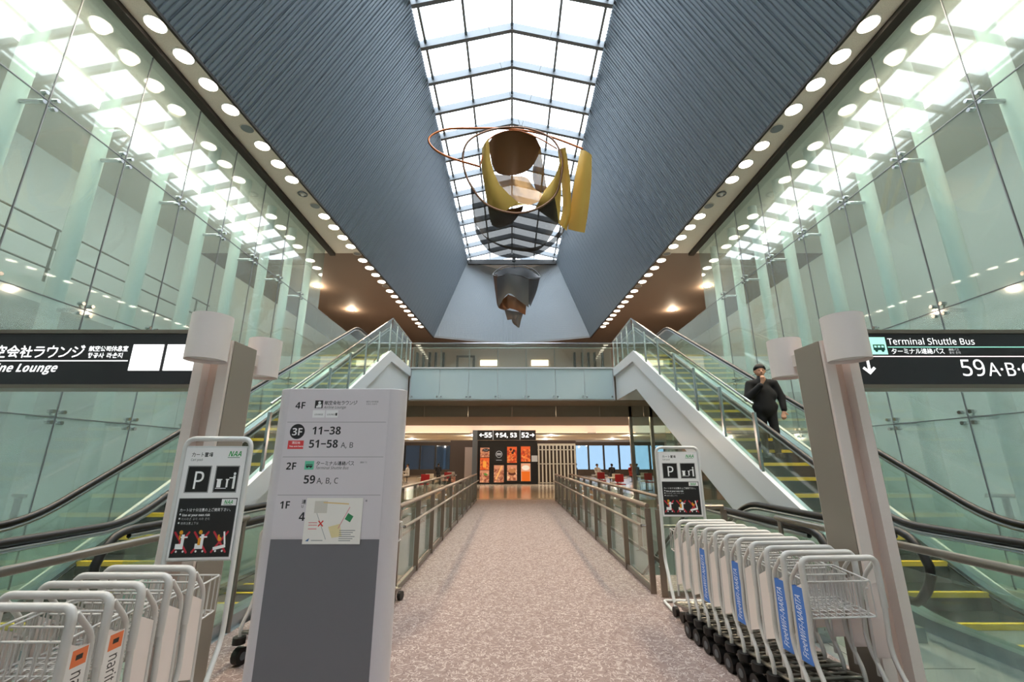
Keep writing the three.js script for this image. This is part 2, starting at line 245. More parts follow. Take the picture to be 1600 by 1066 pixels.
{ // roof glazing
  const w = struct('window_1', 'ridged roof glazing with grey rafters under a white sky');
  const beams = []; for (let Z = 10.24 - 1.27 * 12; Z < 25.6; Z += 1.27) beams.push(Z);
  const roofY = (x) => RIDGE - Math.abs(x) / 2.75 * (RIDGE - SKY_EDGE);
  for (const Z of beams) for (const s of [-1, 1]) mesh('rafter', bar(V(s * 2.75, SKY_EDGE - 0.08, Z), V(0, RIDGE - 0.08, Z), 0.12, 0.26), M.frame, w);
  for (const x of [-2.58, -1.38, 0, 1.38, 2.58]) mesh('glazing_bar', span(x - 0.035, x + 0.035, roofY(x) - 0.08, roofY(x) + 0.03, -6, 25.2), M.frame, w);
  for (let i = 0; i + 1 < beams.length; i++) for (const [x0, x1] of [[-2.75, -1.38], [-1.38, 0], [0, 1.38], [1.38, 2.75]]) {
    const pos = []; const a = V(x0, roofY(x0) + 0.02, beams[i]), b = V(x1, roofY(x1) + 0.02, beams[i]), c = V(x1, roofY(x1) + 0.02, beams[i + 1]), d = V(x0, roofY(x0) + 0.02, beams[i + 1]);
    for (const p of [a, b, c, a, c, d]) pos.push(p.x, p.y, p.z);
    const g = new THREE.BufferGeometry(); g.setAttribute('position', new THREE.Float32BufferAttribute(pos, 3)); g.computeVertexNormals(); mesh('pane', g, M.skyGlass, w);
  }
}
// point-fixed glass walls
const ROWS = [0.02, 2.17, 3.76, 6.38, SOFFIT - 0.1];
for (const s of [-1, 1]) {
  const w = struct(s < 0 ? 'window_2' : 'window_3', 'tall point-fixed glass wall with steel spider fittings ' + SIDE[s]);
  const joints = []; for (let Z = 6.17 - 1.235 * 7; Z < 14.2; Z += 1.235) joints.push(Z);
  for (let i = 0; i + 1 < joints.length; i++) for (let r = 0; r + 1 < ROWS.length; r++)
    mesh('pane', span(s * 6.4, s * 6.412, ROWS[r] + 0.006, ROWS[r + 1] - 0.006, joints[i] + 0.006, joints[i + 1] - 0.006), r === 0 || r === 1 ? M.fritGlass : M.wallGlass, w);
  for (let i = 0; i < 4; i++) for (let r = 0; r < 3; r++)   // lower continuation beyond the landing
    mesh('pane', span(s * 6.4, s * 6.412, ROWS[r] + 0.006, Math.min(6.7, ROWS[r + 1]) - 0.006, 13.58 + i * 1.235 + 0.006, 14.81 + i * 1.235 - 0.006), M.wallGlass, w);
  for (let i = 1; i < joints.length - 1; i++) {
    const Z = joints[i];
    mesh('joint', span(s * 6.395, s * 6.415, 0, ROWS[4], Z - 0.006, Z + 0.006), M.frame, w);
    for (let r = 1; r < 4; r++) {
      const geos = []; for (const dy of [-0.075, 0.075]) for (const dz of [-0.075, 0.075]) geos.push(rod(V(s * 6.36, ROWS[r] + dy, Z + dz), V(s * 6.44, ROWS[r] + dy, Z + dz), 0.028, 10), rod(V(s * 6.43, ROWS[r] + dy, Z + dz), V(s * 6.47, ROWS[r], Z), 0.014, 6));
      geos.push(rod(V(s * 6.46, ROWS[r], Z), V(s * 6.8, ROWS[r], Z), 0.032, 8)); mesh('spider_fitting', geos, M.chrome, w);
    }
  }
  for (const y of ROWS.slice(1, 4)) mesh('joint', span(s * 6.395, s * 6.415, y - 0.006, y + 0.006, joints[0], 14.4), M.frame, w);
  for (let i = 1; i < joints.length; i++) { const c = mesh('round_column', new THREE.CylinderGeometry(0.12, 0.12, SOFFIT, 20).translate(s * 6.92, SOFFIT / 2, -joints[i]), M.columnWhite); tag(c, 'slender white round column behind the glass ' + SIDE[s] + ', ' + ordinal(joints.length - 1 - i) + ' from the footbridge', 'column', 'white columns behind the glass wall ' + SIDE[s]); }
  const cove = mesh('cove_lamp', span(s * 8.22, s * 8.38, SOFFIT - 0.16, SOFFIT, -2, 13), M.coveGlow); tag(cove, 'long white strip lamp under the soffit behind the glass ' + SIDE[s], 'lamp');
  // gallery railing behind the glass
  if (s < 0) {
    const r = thing('gallery_railing', 'thin steel railing along the white gallery slab behind glass', 'railing', null);
    for (let k = 0; k < 8; k++) mesh('post', rod(V(-8.7, 4.75, -2 + k * 1.9), V(-8.7, 5.85, -2 + k * 1.9), 0.022), M.steel, r);
    for (const y of [5.05, 5.45, 5.85]) mesh('rail', rod(V(-8.7, y, -3), V(-8.7, y, 11.8), 0.02), M.steel, r);
  } else {
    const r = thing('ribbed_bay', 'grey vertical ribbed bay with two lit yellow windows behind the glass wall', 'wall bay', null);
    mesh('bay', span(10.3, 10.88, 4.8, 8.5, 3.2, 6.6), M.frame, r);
    for (let k = 0; k < 7; k++) mesh('fin', span(10.1, 10.3, 4.8, 8.5, 3.3 + k * 0.5, 3.4 + k * 0.5), M.frame, r);
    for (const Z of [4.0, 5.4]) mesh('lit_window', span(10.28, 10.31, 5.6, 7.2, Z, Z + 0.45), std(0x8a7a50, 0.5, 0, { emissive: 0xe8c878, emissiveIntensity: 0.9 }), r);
  }
  const t = thing('barrier_post', 'short T-shaped steel barrier post behind the glass ' + SIDE[s], 'post', 'steel barrier posts behind the glass walls', [s * 7.7, 0, 7.2]);
  mesh('post', rod(V(0, 0, 0), V(0, 1.02, 0), 0.045), M.steel, t); mesh('cross_bar', rod(V(-0.2, 1.05, 0.1), V(0.2, 1.05, -0.1), 0.03), M.steel, t); mesh('clamp', rod(V(-0.14, 0.72, 0.1), V(0.06, 0.72, -0.02), 0.035), M.chrome, t);
}

// ---------------------------------------------------------------- downlights, speakers, detector
const lampZ = [1.9, 2.6, 3.2, 3.8, 4.4, 5.0, 5.62, 6.22, 6.83, 7.46, 8.54, 9.18, 9.8, 11.57, 12.2, 12.85, 13.47, 14.55, 15.2, 15.85, 16.53, 17.55, 18.2, 18.88, 19.5, 20.15, 20.8, 21.46, 22.16, 22.75];
for (const s of [-1, 1]) {
  for (const [i, Z] of lampZ.entries()) {
    const d = thing('downlight', 'round soffit downlight ' + SIDE[s] + ', ' + ordinal(lampZ.length - 1 - i) + ' from the end wall', 'downlight', 'downlights in the soffit ' + SIDE[s], [s * lampX(Z), SOFFIT, Z]);
    mesh('trim_ring', new THREE.TorusGeometry(0.16, 0.015, 8, 28).rotateX(Math.PI / 2).translate(0, -0.005, 0), M.white, d);
    mesh('lens', new THREE.CylinderGeometry(0.15, 0.15, 0.02, 24).translate(0, -0.012, 0), M.lampGlow, d);
    const l = new THREE.SpotLight(0xffe6c4, 14, 0, 1.0, 0.6); l.position.set(0, -0.05, 0); l.target.position.set(0, -3, 0); l.castShadow = true; l.shadow.radius = 6; d.add(l, l.target);
  }
  for (const Z of [8.0, 11.02, 14.03, 17.0]) {
    const sp = thing('ceiling_speaker', 'round grey ceiling speaker between the downlights ' + SIDE[s], 'speaker', 'ceiling speakers ' + SIDE[s], [s * lampX(Z), SOFFIT, Z]);
    mesh('grille', new THREE.CylinderGeometry(0.13, 0.13, 0.012, 24).translate(0, -0.008, 0), M.frame, sp); mesh('rim', new THREE.TorusGeometry(0.135, 0.012, 6, 28).rotateX(Math.PI / 2).translate(0, -0.006, 0), M.soffit, sp);
  }
  const sd = thing('smoke_detector', 'small round ringed detector between the downlights ' + SIDE[s], 'detector', null, [s * (lampX(10.43) + 0.05), SOFFIT, 10.43]);
  mesh('base', new THREE.TorusGeometry(0.11, 0.02, 8, 24).rotateX(Math.PI / 2).translate(0, -0.02, 0), M.frame, sd); mesh('sensor', new THREE.SphereGeometry(0.05, 14, 10).translate(0, -0.03, 0), M.white, sd);
  for (const [x, Z] of [[8.2, 17], [7.8, 20]]) { const d = thing('downlight', 'single downlight in the brown soffit ' + SIDE[s], 'downlight', 'single downlights in the brown soffit ' + SIDE[s], [s * x, SOFFIT, Z]); mesh('lens', new THREE.CylinderGeometry(0.13, 0.13, 0.02, 20).translate(0, -0.012, 0), M.lampGlow, d); const l = new THREE.PointLight(0xffe6c4, 6); l.position.set(0, -0.1, 0); l.castShadow = true; d.add(l); }
}

// ================================================================ FOOTBRIDGE AND THE LEVEL ABOVE
const SLAB = 3.73;
{
  const f = struct('floor_upper', 'upper level floor slab behind the footbridge');
  mesh('slab', span(-11, 11, SLAB + 0.02, FLOOR4 - 0.02, 16.4, 28), M.brown, f);
  for (const s of [-1, 1]) mesh('slab_side', span(s * 5.45, s * 11, SLAB, FLOOR4 - 0.02, 14.2, 16.4), M.cladding, f);
  const b = thing('footbridge', 'glass fronted footbridge with clear balustrade joining the two escalators', 'footbridge');
  mesh('bridge_deck', span(-3.85, 3.85, SLAB, FLOOR4 - 0.02, 16.22, 16.4), M.cladding, b);
  const n = 7, w = 7.6 / n;
  for (let k = 0; k < n; k++) {
    const x0 = -3.8 + k * w;
    mesh('fascia_panel', span(x0 + 0.008, x0 + w - 0.008, SLAB + 0.03, FLOOR4 - 0.04, 16.17, 16.19), M.fasciaGlass, b);
    mesh('balustrade_pane', span(x0 + 0.008, x0 + w - 0.008, FLOOR4, 5.9, 16.2, 16.215), M.railGlass, b);
    for (const [dx, y] of [[0.07, SLAB + 0.12], [w - 0.07, SLAB + 0.12]]) mesh('bolt', rod(V(x0 + dx, y, 16.14), V(x0 + dx, y, 16.2), 0.035, 12), M.chrome, b);
    mesh('bracket', span(x0 - 0.02, x0 + 0.02, FLOOR4, 5.7, 16.23, 16.27), M.steel, b);
  }
  mesh('sill', span(-3.85, 3.85, FLOOR4 - 0.04, FLOOR4 + 0.01, 16.12, 16.26), M.claddingBand, b);
  mesh('top_rail', rod(V(-3.85, 5.92, 16.21), V(3.85, 5.92, 16.21), 0.022), M.chrome, b);
  mesh('inner_rail', rod(V(-3.85, 5.75, 16.3), V(3.85, 5.75, 16.3), 0.022), M.steel, b);
  // wall of the upper level
  const u = struct('wall_upper', 'beige wall of the upper level with glowing painted reflections and dark posts');
  mesh('wall_surface', span(-11, 11, FLOOR4, SOFFIT, 27.6, 28), M.wallBeige, u);
  for (const x of [-6.2, -5.8, -5.4, -5.0, -4.5, 4.0, 4.5, 4.9, 5.3, 5.8]) mesh('post', span(x, x + 0.12, FLOOR4, 8.3, 27.4, 27.6), M.dark, u);
  for (const x of [-2.05, 1.25]) mesh('painted_reflection', span(x, x + 1.1, 7.45, 7.8, 27.5, 27.58), std(0xffffff, 0.5, 0, { emissive: 0xffe9c8, emissiveIntensity: 2.2 }), u);  // reflections of ceiling lamps, put in as glowing panels on the wall
  mesh('door_frame', span(-3.6, -2.4, FLOOR4, 8.1, 27.45, 27.6), M.brownDark, u); mesh('door_leaf', span(-3.45, -2.55, FLOOR4, 7.95, 27.4, 27.45), M.wallBeige, u);
}

// ================================================================ LOWER CONCOURSE BEYOND THE BRIDGE
{
  const c = struct('ceiling_concourse', 'low pale ceiling of the concourse with a warm lit cove');
  mesh('underside', span(-11, 11, SLAB - 0.02, SLAB + 0.02, 16.4, 28.6), M.brown, c);
  mesh('brown_fascia', [0, 1, 2, 3, 4, 5, 6, 7].map((k) => span(-7.2 + k * 1.8 + 0.01, -5.4 + k * 1.8 - 0.01, 3.28, SLAB, 18, 18.1)), M.brown, c);
  mesh('bulkhead', span(-16, 16, 3.35, 5, 30.9, 31.1), M.ceilingPale, c);
  mesh('pale_ceiling', span(-16, 16, 3.35, 3.45, 31, 47), M.ceilingPale, c);
  mesh('cove_ledge', span(-11, 11, 3.3, 3.36, 30.5, 30.9), M.brown, c);
  for (const [x0, x1] of [[-7.4, -2.9], [-2.2, -0.3], [0.6, 5.2], [5.8, 8.5]]) { const l = mesh('cove_lamp', span(x0, x1, 3.37, 3.41, 30.55, 30.65), M.warmGlow); tag(l, 'warm strip lamp lying in the ledge below the bulkhead', 'lamp', 'warm cove lamps over the concourse'); const a = areaLight('cove_light', (x0 + x1) / 2, 3.44, 30.62, x1 - x0, 0.1, 0xff8c2c, 4.5, [0, 1, -0.7]); }
  for (const s of [-1, 1]) mesh('side_infill', span(s * 11, s * 16, 3.3, SLAB + 1, 28, 31), M.brown, c);
  for (const [i, x] of [-4.6, -1.6, 1.6, 4.6].entries()) { const d = thing('downlight', 'recessed downlight under the footbridge ceiling', 'downlight', 'downlights under the footbridge', [x, SLAB - 0.02, 20.5]); mesh('lens', new THREE.CylinderGeometry(0.12, 0.12, 0.02, 20).translate(0, -0.012, 0), M.lampGlow, d); const l = new THREE.PointLight(0xffe0b8, 7); l.position.set(0, -0.1, 0); l.castShadow = true; d.add(l); }
  for (const x of [-9, -3, 3, 9]) for (const Z of [34, 40]) { const d = thing('downlight', 'recessed downlight in the pale concourse ceiling', 'downlight', 'downlights in the concourse ceiling', [x, 3.35, Z]); mesh('lens', new THREE.CylinderGeometry(0.14, 0.14, 0.02, 18).translate(0, -0.012, 0), M.lampGlow, d); const l = new THREE.PointLight(0xfff0d8, 16); l.position.set(0, -0.12, 0); l.castShadow = true; d.add(l); }
  for (const s of [-1, 1]) { mesh('wall_side_' + NAMES[s], span(s * 16, s * 16.2, -0.3, 3.5, 28, 47), M.wallBeige).userData = { kind: 'structure', label: 'beige side wall of the concourse' }; mesh('wall_return_' + NAMES[s], span(s * 11, s * 16.2, -0.3, 5, 28, 28.2), M.wallBeige).userData = { kind: 'structure', label: 'beige return wall of the concourse' }; mesh('wall_lower_' + NAMES[s], span(s * 11, s * 11.2, -0.3, 5, 19, 28), M.wallBeige).userData = { kind: 'structure', label: 'beige wall of the passage under the bridge' }; }
  // glazed screen under the bridge
  const g = struct('window_4', 'glazed screen with bronze frames under the footbridge');
  for (const x of [-6.6, -5.7, -4.85, 4.85, 5.7, 6.6]) mesh('mullion', span(x - 0.06, x + 0.06, 0, SLAB, 18, 18.14), M.bronzeSteel, g);
  for (const s of [-1, 1]) for (const x of [4.91, 5.76]) mesh('pane', span(s * x, s * (x + 0.78), 0.05, 3.28, 18.05, 18.06), M.glass, g);
  // far windows
  const wn = struct('window_5', 'row of tall windows at the far end of the concourse');
  mesh('sill_wall', span(-16, 16, -0.3, 0.6, 47, 47.2), M.brownDark, wn); mesh('head', span(-16, 16, 3.0, 3.5, 47, 47.2), M.brownDark, wn);
  for (let k = 0; k <= 20; k++) mesh('mullion', span(-16 + k * 1.6 - 0.09, -16 + k * 1.6 + 0.09, 0.6, 3, 47, 47.2), M.dark, wn);
  for (let k = 0; k < 20; k++) mesh('pane', span(-16 + k * 1.6 + 0.1, -16 + k * 1.6 + 1.5, 0.6, 3, 47.08, 47.1), M.hazeGlass, wn);
}
{ // added dark building outside, invented to make the windows before it dark
  const w = thing('added_dark_building', 'added dark building outside that darkens the far windows', 'building', null, [-13, -4, 56]);
  mesh('wall_block', span(-14, 13, 0, 14, 0, 6), std(0x20262e, 0.4), w);
  for (let k = 0; k < 9; k++) mesh('facade_fin', span(-13.5 + k * 3, -13.2 + k * 3, 0, 14, -0.3, 0), std(0x39424c, 0.5), w);
}
{ // kiosk front with posters, grille and direction sign
  const k = thing('kiosk', 'dark shop front with food posters and a white lattice grille', 'kiosk', null, [0, 0, 30.4]);
  mesh('wall_body', span(-4.2, 4.35, 0, 2.85, 0.15, 2.6), M.brownDark, k); mesh('front_frame', [span(-2.3, 1.72, 0, 2.82, 0.04, 0.15)], M.black, k);
  mesh('cornice', span(1.7, 4.35, 2.66, 2.82, 0, 0.2), M.brownDark, k);
  const food = (pal, f) => canvas(160, 240, (g, w, h) => { g.fillStyle = pal[0]; g.fillRect(0, 0, w, h); for (let i = 0; i < 160; i++) { g.fillStyle = pal[1 + Math.floor(rnd() * (pal.length - 1))]; g.globalAlpha = 0.35; g.beginPath(); g.ellipse(rnd() * w, h * 0.25 + rnd() * h * 0.7, 6 + rnd() * 26, 5 + rnd() * 18, rnd() * 3, 0, 7); g.fill(); } g.globalAlpha = 1; f && f(g, w, h); });
  const P = ['#c98a6a', '#8a3a28', '#e0a070', '#6a2418', '#f0c8a0'], Q = ['#d85a28', '#f0903a', '#c03018', '#f8b860', '#8a2010'];
  const sets = [[-1.84, 2.0, 0.62, 0.62, food(P, (g, w) => { g.fillStyle = '#101010'; g.beginPath(); g.ellipse(w * 0.62, 60, 62, 42, 0, 0, 7); g.fill(); g.strokeStyle = '#eee'; g.lineWidth = 6; g.beginPath(); g.moveTo(60, 62); g.bezierCurveTo(80, 30, 95, 90, 135, 50); g.stroke(); })], [-1.84, 1.26, 0.62, 0.78, food(Q, (g) => { g.fillStyle = '#f0a040'; g.fillRect(50, 70, 60, 120); })], [-1.84, 0.45, 0.62, 0.78, food(P, (g) => { g.fillStyle = '#5a8a3a'; g.beginPath(); g.ellipse(100, 80, 34, 22, 0.5, 0, 7); g.fill(); })],
    [-0.88, 1.85, 0.66, 1.0, canvas(160, 240, (g) => { g.fillStyle = '#111'; g.fillRect(0, 0, 160, 240); g.strokeStyle = '#ddd'; g.lineWidth = 5; g.beginPath(); g.arc(80, 112, 50, 0, 7); g.stroke(); g.lineWidth = 9; for (const y of [100, 122]) { g.beginPath(); g.moveTo(44, y); g.lineTo(116, y); g.stroke(); } g.lineWidth = 4; g.beginPath(); g.moveTo(34, 204); g.lineTo(126, 204); g.stroke(); })], [-0.88, 0.62, 0.66, 1.1, food(P, (g) => { g.strokeStyle = '#e8b070'; g.lineWidth = 26; g.beginPath(); g.moveTo(130, 10); g.lineTo(30, 200); g.stroke(); })],
    [0.0, 1.85, 0.66, 1.05, food(Q, (g) => { g.fillStyle = '#3a1410'; for (const p of [[60, 40], [110, 60], [90, 90]]) { g.beginPath(); g.arc(...p, 20, 0, 7); g.fill(); } })], [0.0, 0.68, 0.66, 1.0, food(P, (g) => { g.fillStyle = '#5a2a1a'; g.beginPath(); g.ellipse(80, 130, 60, 30, 0, 0, 7); g.fill(); g.fillStyle = '#b87a4a'; g.beginPath(); g.ellipse(80, 90, 58, 34, 0, 0, 7); g.fill(); })],
    [0.92, 1.9, 0.64, 1.0, food(Q)], [0.92, 0.72, 0.64, 1.15, canvas(160, 240, (g, w, h) => { g.fillStyle = '#d8a080'; g.fillRect(0, 0, w, h); g.fillStyle = '#e06a18'; g.fillRect(10, 110, 140, 130); g.fillStyle = '#f0e0d0'; g.beginPath(); g.ellipse(80, 60, 66, 34, 0, 0, 7); g.fill(); })]];
  for (const [x, y, w, h, t] of sets) sheet('poster', t, w, h, x, y + 0.05, 0.03, k, 0.35);
  const gr = mesh('lattice_grille', [span(1.74, 4.3, 2.5, 2.64, 0.02, 0.06)], M.grille, k);
  for (let i = 0; i < 11; i++) mesh('slat', span(1.76 + i * 0.245, 1.76 + i * 0.245 + 0.1, 0.02, 2.6, 0, 0.05), M.grille, gr);
  for (const y of [0.06, 1.28, 2.2]) mesh('cross_rail', span(1.74, 4.3, y, y + 0.06, 0, 0.06), M.grille, gr);
  mesh('notice', span(1.32, 1.72, 1.45, 1.85, -0.02, 0.0), M.white, k);
  mesh('shop_shelves', [span(-3.2, -2.5, 0.1, 2.4, 0.1, 0.15)], M.wallBeige, k);

  const d = thing('direction_sign', 'black overhead gate sign reading 55, 54, 53 and 52 on a grey post', 'sign', null, [0, 0, 29.6]);
  mesh('post', span(-2.62, -2.3, 0, 3.48, 0, 0.2), M.frame, d);
  mesh('sign_box', span(-2.3, 1.58, 2.84, 3.48, 0, 0.2), M.black, d);
  sheet('sign_face', canvas(1024, 172, (g, w, h) => { g.fillStyle = '#0c0c0d'; g.fillRect(0, 0, w, h); g.fillStyle = '#888'; g.fillRect(268, 0, 12, h); g.fillRect(742, 0, 12, h); arrow(g, 75, 86, 80, Math.PI, '#fff', 0.2); words(g, '55', 118, 130, 126, '#fff', 'bold'); arrow(g, 345, 86, 80, -Math.PI / 2, '#fff', 0.2); words(g, '54, 53', 388, 126, 112, '#fff', 'bold'); words(g, '52', 770, 130, 126, '#fff', 'bold'); arrow(g, 960, 86, 80, 0, '#fff', 0.2); }), 3.86, 0.62, -0.36, 3.16, -0.01, d, 0.9);
}
// tables, chairs and small seated figures of the food court
function foodTable(x, Z, label) { const t = thing('cafe_table', label, 'table', 'food court tables', [x, 0, Z]); mesh('table_top', rb(0.8, 0.04, 0.8, 0.015, 0, 0.72, 0), M.tableTop, t); mesh('column', rod(V(0, 0.03, 0), V(0, 0.71, 0), 0.035), M.steel, t); mesh('base', new THREE.CylinderGeometry(0.25, 0.27, 0.03, 20).translate(0, 0.015, 0), M.steel, t); return t; }
function foodChair(x, Z, turn, label, mat) {
  const t = thing('cafe_chair', label, 'chair', label.startsWith('red') ? 'red food court chairs' : 'pale food court chairs', [x, 0, Z], turn);
  mesh('seat', rb(0.42, 0.05, 0.42, 0.02, 0, 0.45, 0), mat, t); mesh('backrest', rb(0.42, 0.36, 0.04, 0.018, 0, 0.72, -0.2), mat, t);
  for (const sx of [-0.17, 0.17]) for (const sz of [-0.17, 0.17]) mesh('leg', rod(V(sx, 0, sz), V(sx, 0.44, sz), 0.013, 6), M.chrome, t); return t;
}
for (const [x, Z] of [[-4.2, 22.5], [-6.2, 24.5], [-3.6, 26], [5.2, 22.5], [7.2, 24.5], [5.0, 26]]) {
  foodTable(x, Z, 'square pale cafe table ' + (x < 0 ? 'on the dark window side' : 'on the bright window side') + ' of the concourse'); foodChair(x + 0.0, Z - 0.62, Math.PI, 'red cafe chair at a pale table ' + (x < 0 ? 'on the dark window side' : 'on the bright window side'), M.red); foodChair(x + 0.05, Z + 0.62, 0, 'pale cafe chair facing a red one ' + (x < 0 ? 'on the dark window side' : 'on the bright window side'), M.tableTop);
}

// ================================================================ RAILINGS
function railing(name, label, group, run, { pitch = 1.25, h = 1.05, mid = 0.78, postW = 0.07, matPost = M.bronzeSteel, y0 = 0, side = 1 } = {}) {
  const r = thing(name, label, 'railing', group), [a, b] = run, d = b.clone().sub(a), n = Math.max(1, Math.round(d.length() / pitch)), u = d.clone().normalize(), perp = new THREE.Vector3(u.z, 0, -u.x).multiplyScalar(side);
  for (let k = 0; k <= n; k++) { const p = a.clone().addScaledVector(d, k / n); mesh('post', bar(p.clone().setY(y0), p.clone().setY(y0 + h - 0.06), postW, 0.03).applyMatrix4(new THREE.Matrix4()), matPost, r); mesh('bracket', [rod(p.clone().setY(y0 + mid), p.clone().addScaledVector(perp, 0.09).setY(y0 + mid), 0.012, 6)], M.chrome, r); }
  for (let k = 0; k < n; k++) { const p = a.clone().addScaledVector(d, (k + 0.04) / n).addScaledVector(perp, -0.04), q = a.clone().addScaledVector(d, (k + 0.96) / n).addScaledVector(perp, -0.04); mesh('glass_pane', bar(p.clone().setY(y0 + 0.5), q.clone().setY(y0 + 0.5), 0.012, 0.86), M.railGlass, r); }
  mesh('handrail', rod(a.clone().setY(y0 + h - 0.03), b.clone().setY(y0 + h - 0.03), 0.03, 12), M.bronzeSteel, r);
  if (mid) mesh('lower_handrail', rod(a.clone().addScaledVector(perp, 0.09).setY(y0 + mid), b.clone().addScaledVector(perp, 0.09).setY(y0 + mid), 0.02, 10), M.steel, r);
  mesh('kick_rail', bar(a.clone().setY(y0 + 0.04), b.clone().setY(y0 + 0.04), 0.03, 0.06), M.steel, r);
  return r;
}
railing('walkway_railing', 'bronze steel and glass walkway railing ending near the directory pylon', null, [V(-1.44, 0, 5.9), V(-1.44, 0, 18.4)], { side: -1 });
railing('walkway_railing', 'bronze steel and glass walkway railing ending near the cart pool sign by the trolley row', null, [V(1.75, 0, 6.0), V(1.75, 0, 18.4)], { side: 1 });
railing('void_railing', 'glass railing along the far edge of the void behind the directory pylon', null, [V(-2.35, 0, 7.4), V(-2.35, 0, 18.6)], { mid: 0, side: 1, y0: -0.0 });
railing('void_railing', 'glass railing along the void beside the down escalator near the trolleys', null, [V(2.35, 0, 7.4), V(2.35, 0, 18.6)], { mid: 0, side: 1 });
railing('guard_rail', 'short glass guard rail across the floor edge behind the trolley row', null, [V(1.84, 0, 5.85), V(2.66, 0, 5.85)], { pitch: 0.9, side: 1 });
railing('guard_rail', 'short glass guard rail across the floor edge behind the directory pylon', null, [V(-2.66, 0, 5.95), V(-1.56, 0, 5.95)], { pitch: 0.9, side: 1 });
for (const s of [-1, 1]) {
  const r = thing('pipe_rail', 'plain steel pipe rail beside the escalator newel ' + SIDE[s], 'railing');
  mesh('pipe', rod(V(s * 2.72, 1.02, 1.2), V(s * 2.72, 1.02, 4.8), 0.028, 12), M.steel, r);
  for (const Z of [1.3, 2.5, 3.7, 4.75]) mesh('post', rod(V(s * 2.72, 0, Z), V(s * 2.72, 1.0, Z), 0.022), M.steel, r);
  mesh('glass_pane', span(s * 2.72 - 0.006, s * 2.72 + 0.006, 0.12, 0.88, 1.4, 4.7), M.railGlass, r);
}

// ================================================================ ESCALATORS
const ramp = (Z, Z0, Z1, up) => { const t = Math.max(0, Math.min(Z, Z1) - Z0); const e = 0.35; return up * SLOPE * (Z <= Z0 - e ? 0 : Z < Z0 + e ? (Z - Z0 + e) ** 2 / (4 * e) : Z < Z1 - e ? Z - Z0 : Z < Z1 + e ? (Z1 - Z0) - (Z1 + e - Z) ** 2 / (4 * e) : Z1 - Z0); };
function escalator(s, xi, xo, Z0, Z1, Za, Zb, up, label) {
  const t = thing('escalator', label, 'escalator'), line = (Z) => ramp(Z, Z0, Z1, up), x0 = Math.min(s * xi, s * xo), x1 = Math.max(s * xi, s * xo);
  const zs = []; for (let Z = Za; Z <= Zb + 1e-6; Z += 0.15) zs.push(Z);
  for (const x of [x0, x1]) {
    const top = zs.map((Z) => V(x, line(Z) + 0.95, Z)), nose = (Z, d) => [0.2, 0.5, 0.85, 1].map((k) => V(x, line(Z) + 0.95 - 0.3 * (1 - Math.cos(k * Math.PI)), Z + d * 0.3 * Math.sin(k * Math.PI)));
    mesh('handrail', tube([...nose(Za, -1).reverse(), ...top, ...nose(Zb, 1)], 0.038, 8, 2), M.rubber, t);
    mesh('handrail_track', tube(top.map((p) => p.clone().add(new THREE.Vector3(0, -0.055, 0))), 0.026, 6, 1), M.deck, t);
    const shape = [...zs.map((Z) => [Z, line(Z) + 0.1]), ...[...zs].reverse().map((Z) => [Z, line(Z) + 0.9])];
    mesh('balustrade_glass', sidePoly(shape, x - 0.006, x + 0.006), M.railGlass, t);
    const deck = [...zs.map((Z) => [Z, line(Z) - 0.12]), ...[...zs].reverse().map((Z) => [Z, line(Z) + 0.12])];
    mesh('deck', sidePoly(deck, x - 0.09, x + 0.09), M.deck, t);
    mesh('skirt_brush', tube(zs.map((Z) => V(x + (x === x0 ? 0.1 : -0.1), line(Z) + 0.08, Z)), 0.012, 5, 1), M.black, t);
  }
  const first = Math.ceil(Za / 0.4) * 0.4 + 0.8;
  for (let Z = first; Z < Zb - 0.8; Z += 0.4) {
    const y = line(Z + 0.2), st = mesh('step', [span(x0 + 0.1, x1 - 0.1, y - 0.24, y, Z, Z + 0.4)], M.step, t);
    mesh('yellow_edge', [span(x0 + 0.1, x1 - 0.1, y + 0.001, y + 0.006, Z + 0.005, Z + 0.05), span(x0 + 0.1, x1 - 0.1, y - 0.045, y, Z - 0.004, Z)], M.yellow, st);
  }
  mesh('comb_plate', span(x0, x1, line(Za) - 0.1, line(Za) + 0.004, Za - 0.5, first), M.plate, t); mesh('comb_plate', span(x0, x1, line(Zb) - 0.1, line(Zb) + 0.004, Zb - 0.8, Zb + 0.4), M.plate, t);
  return t;
}
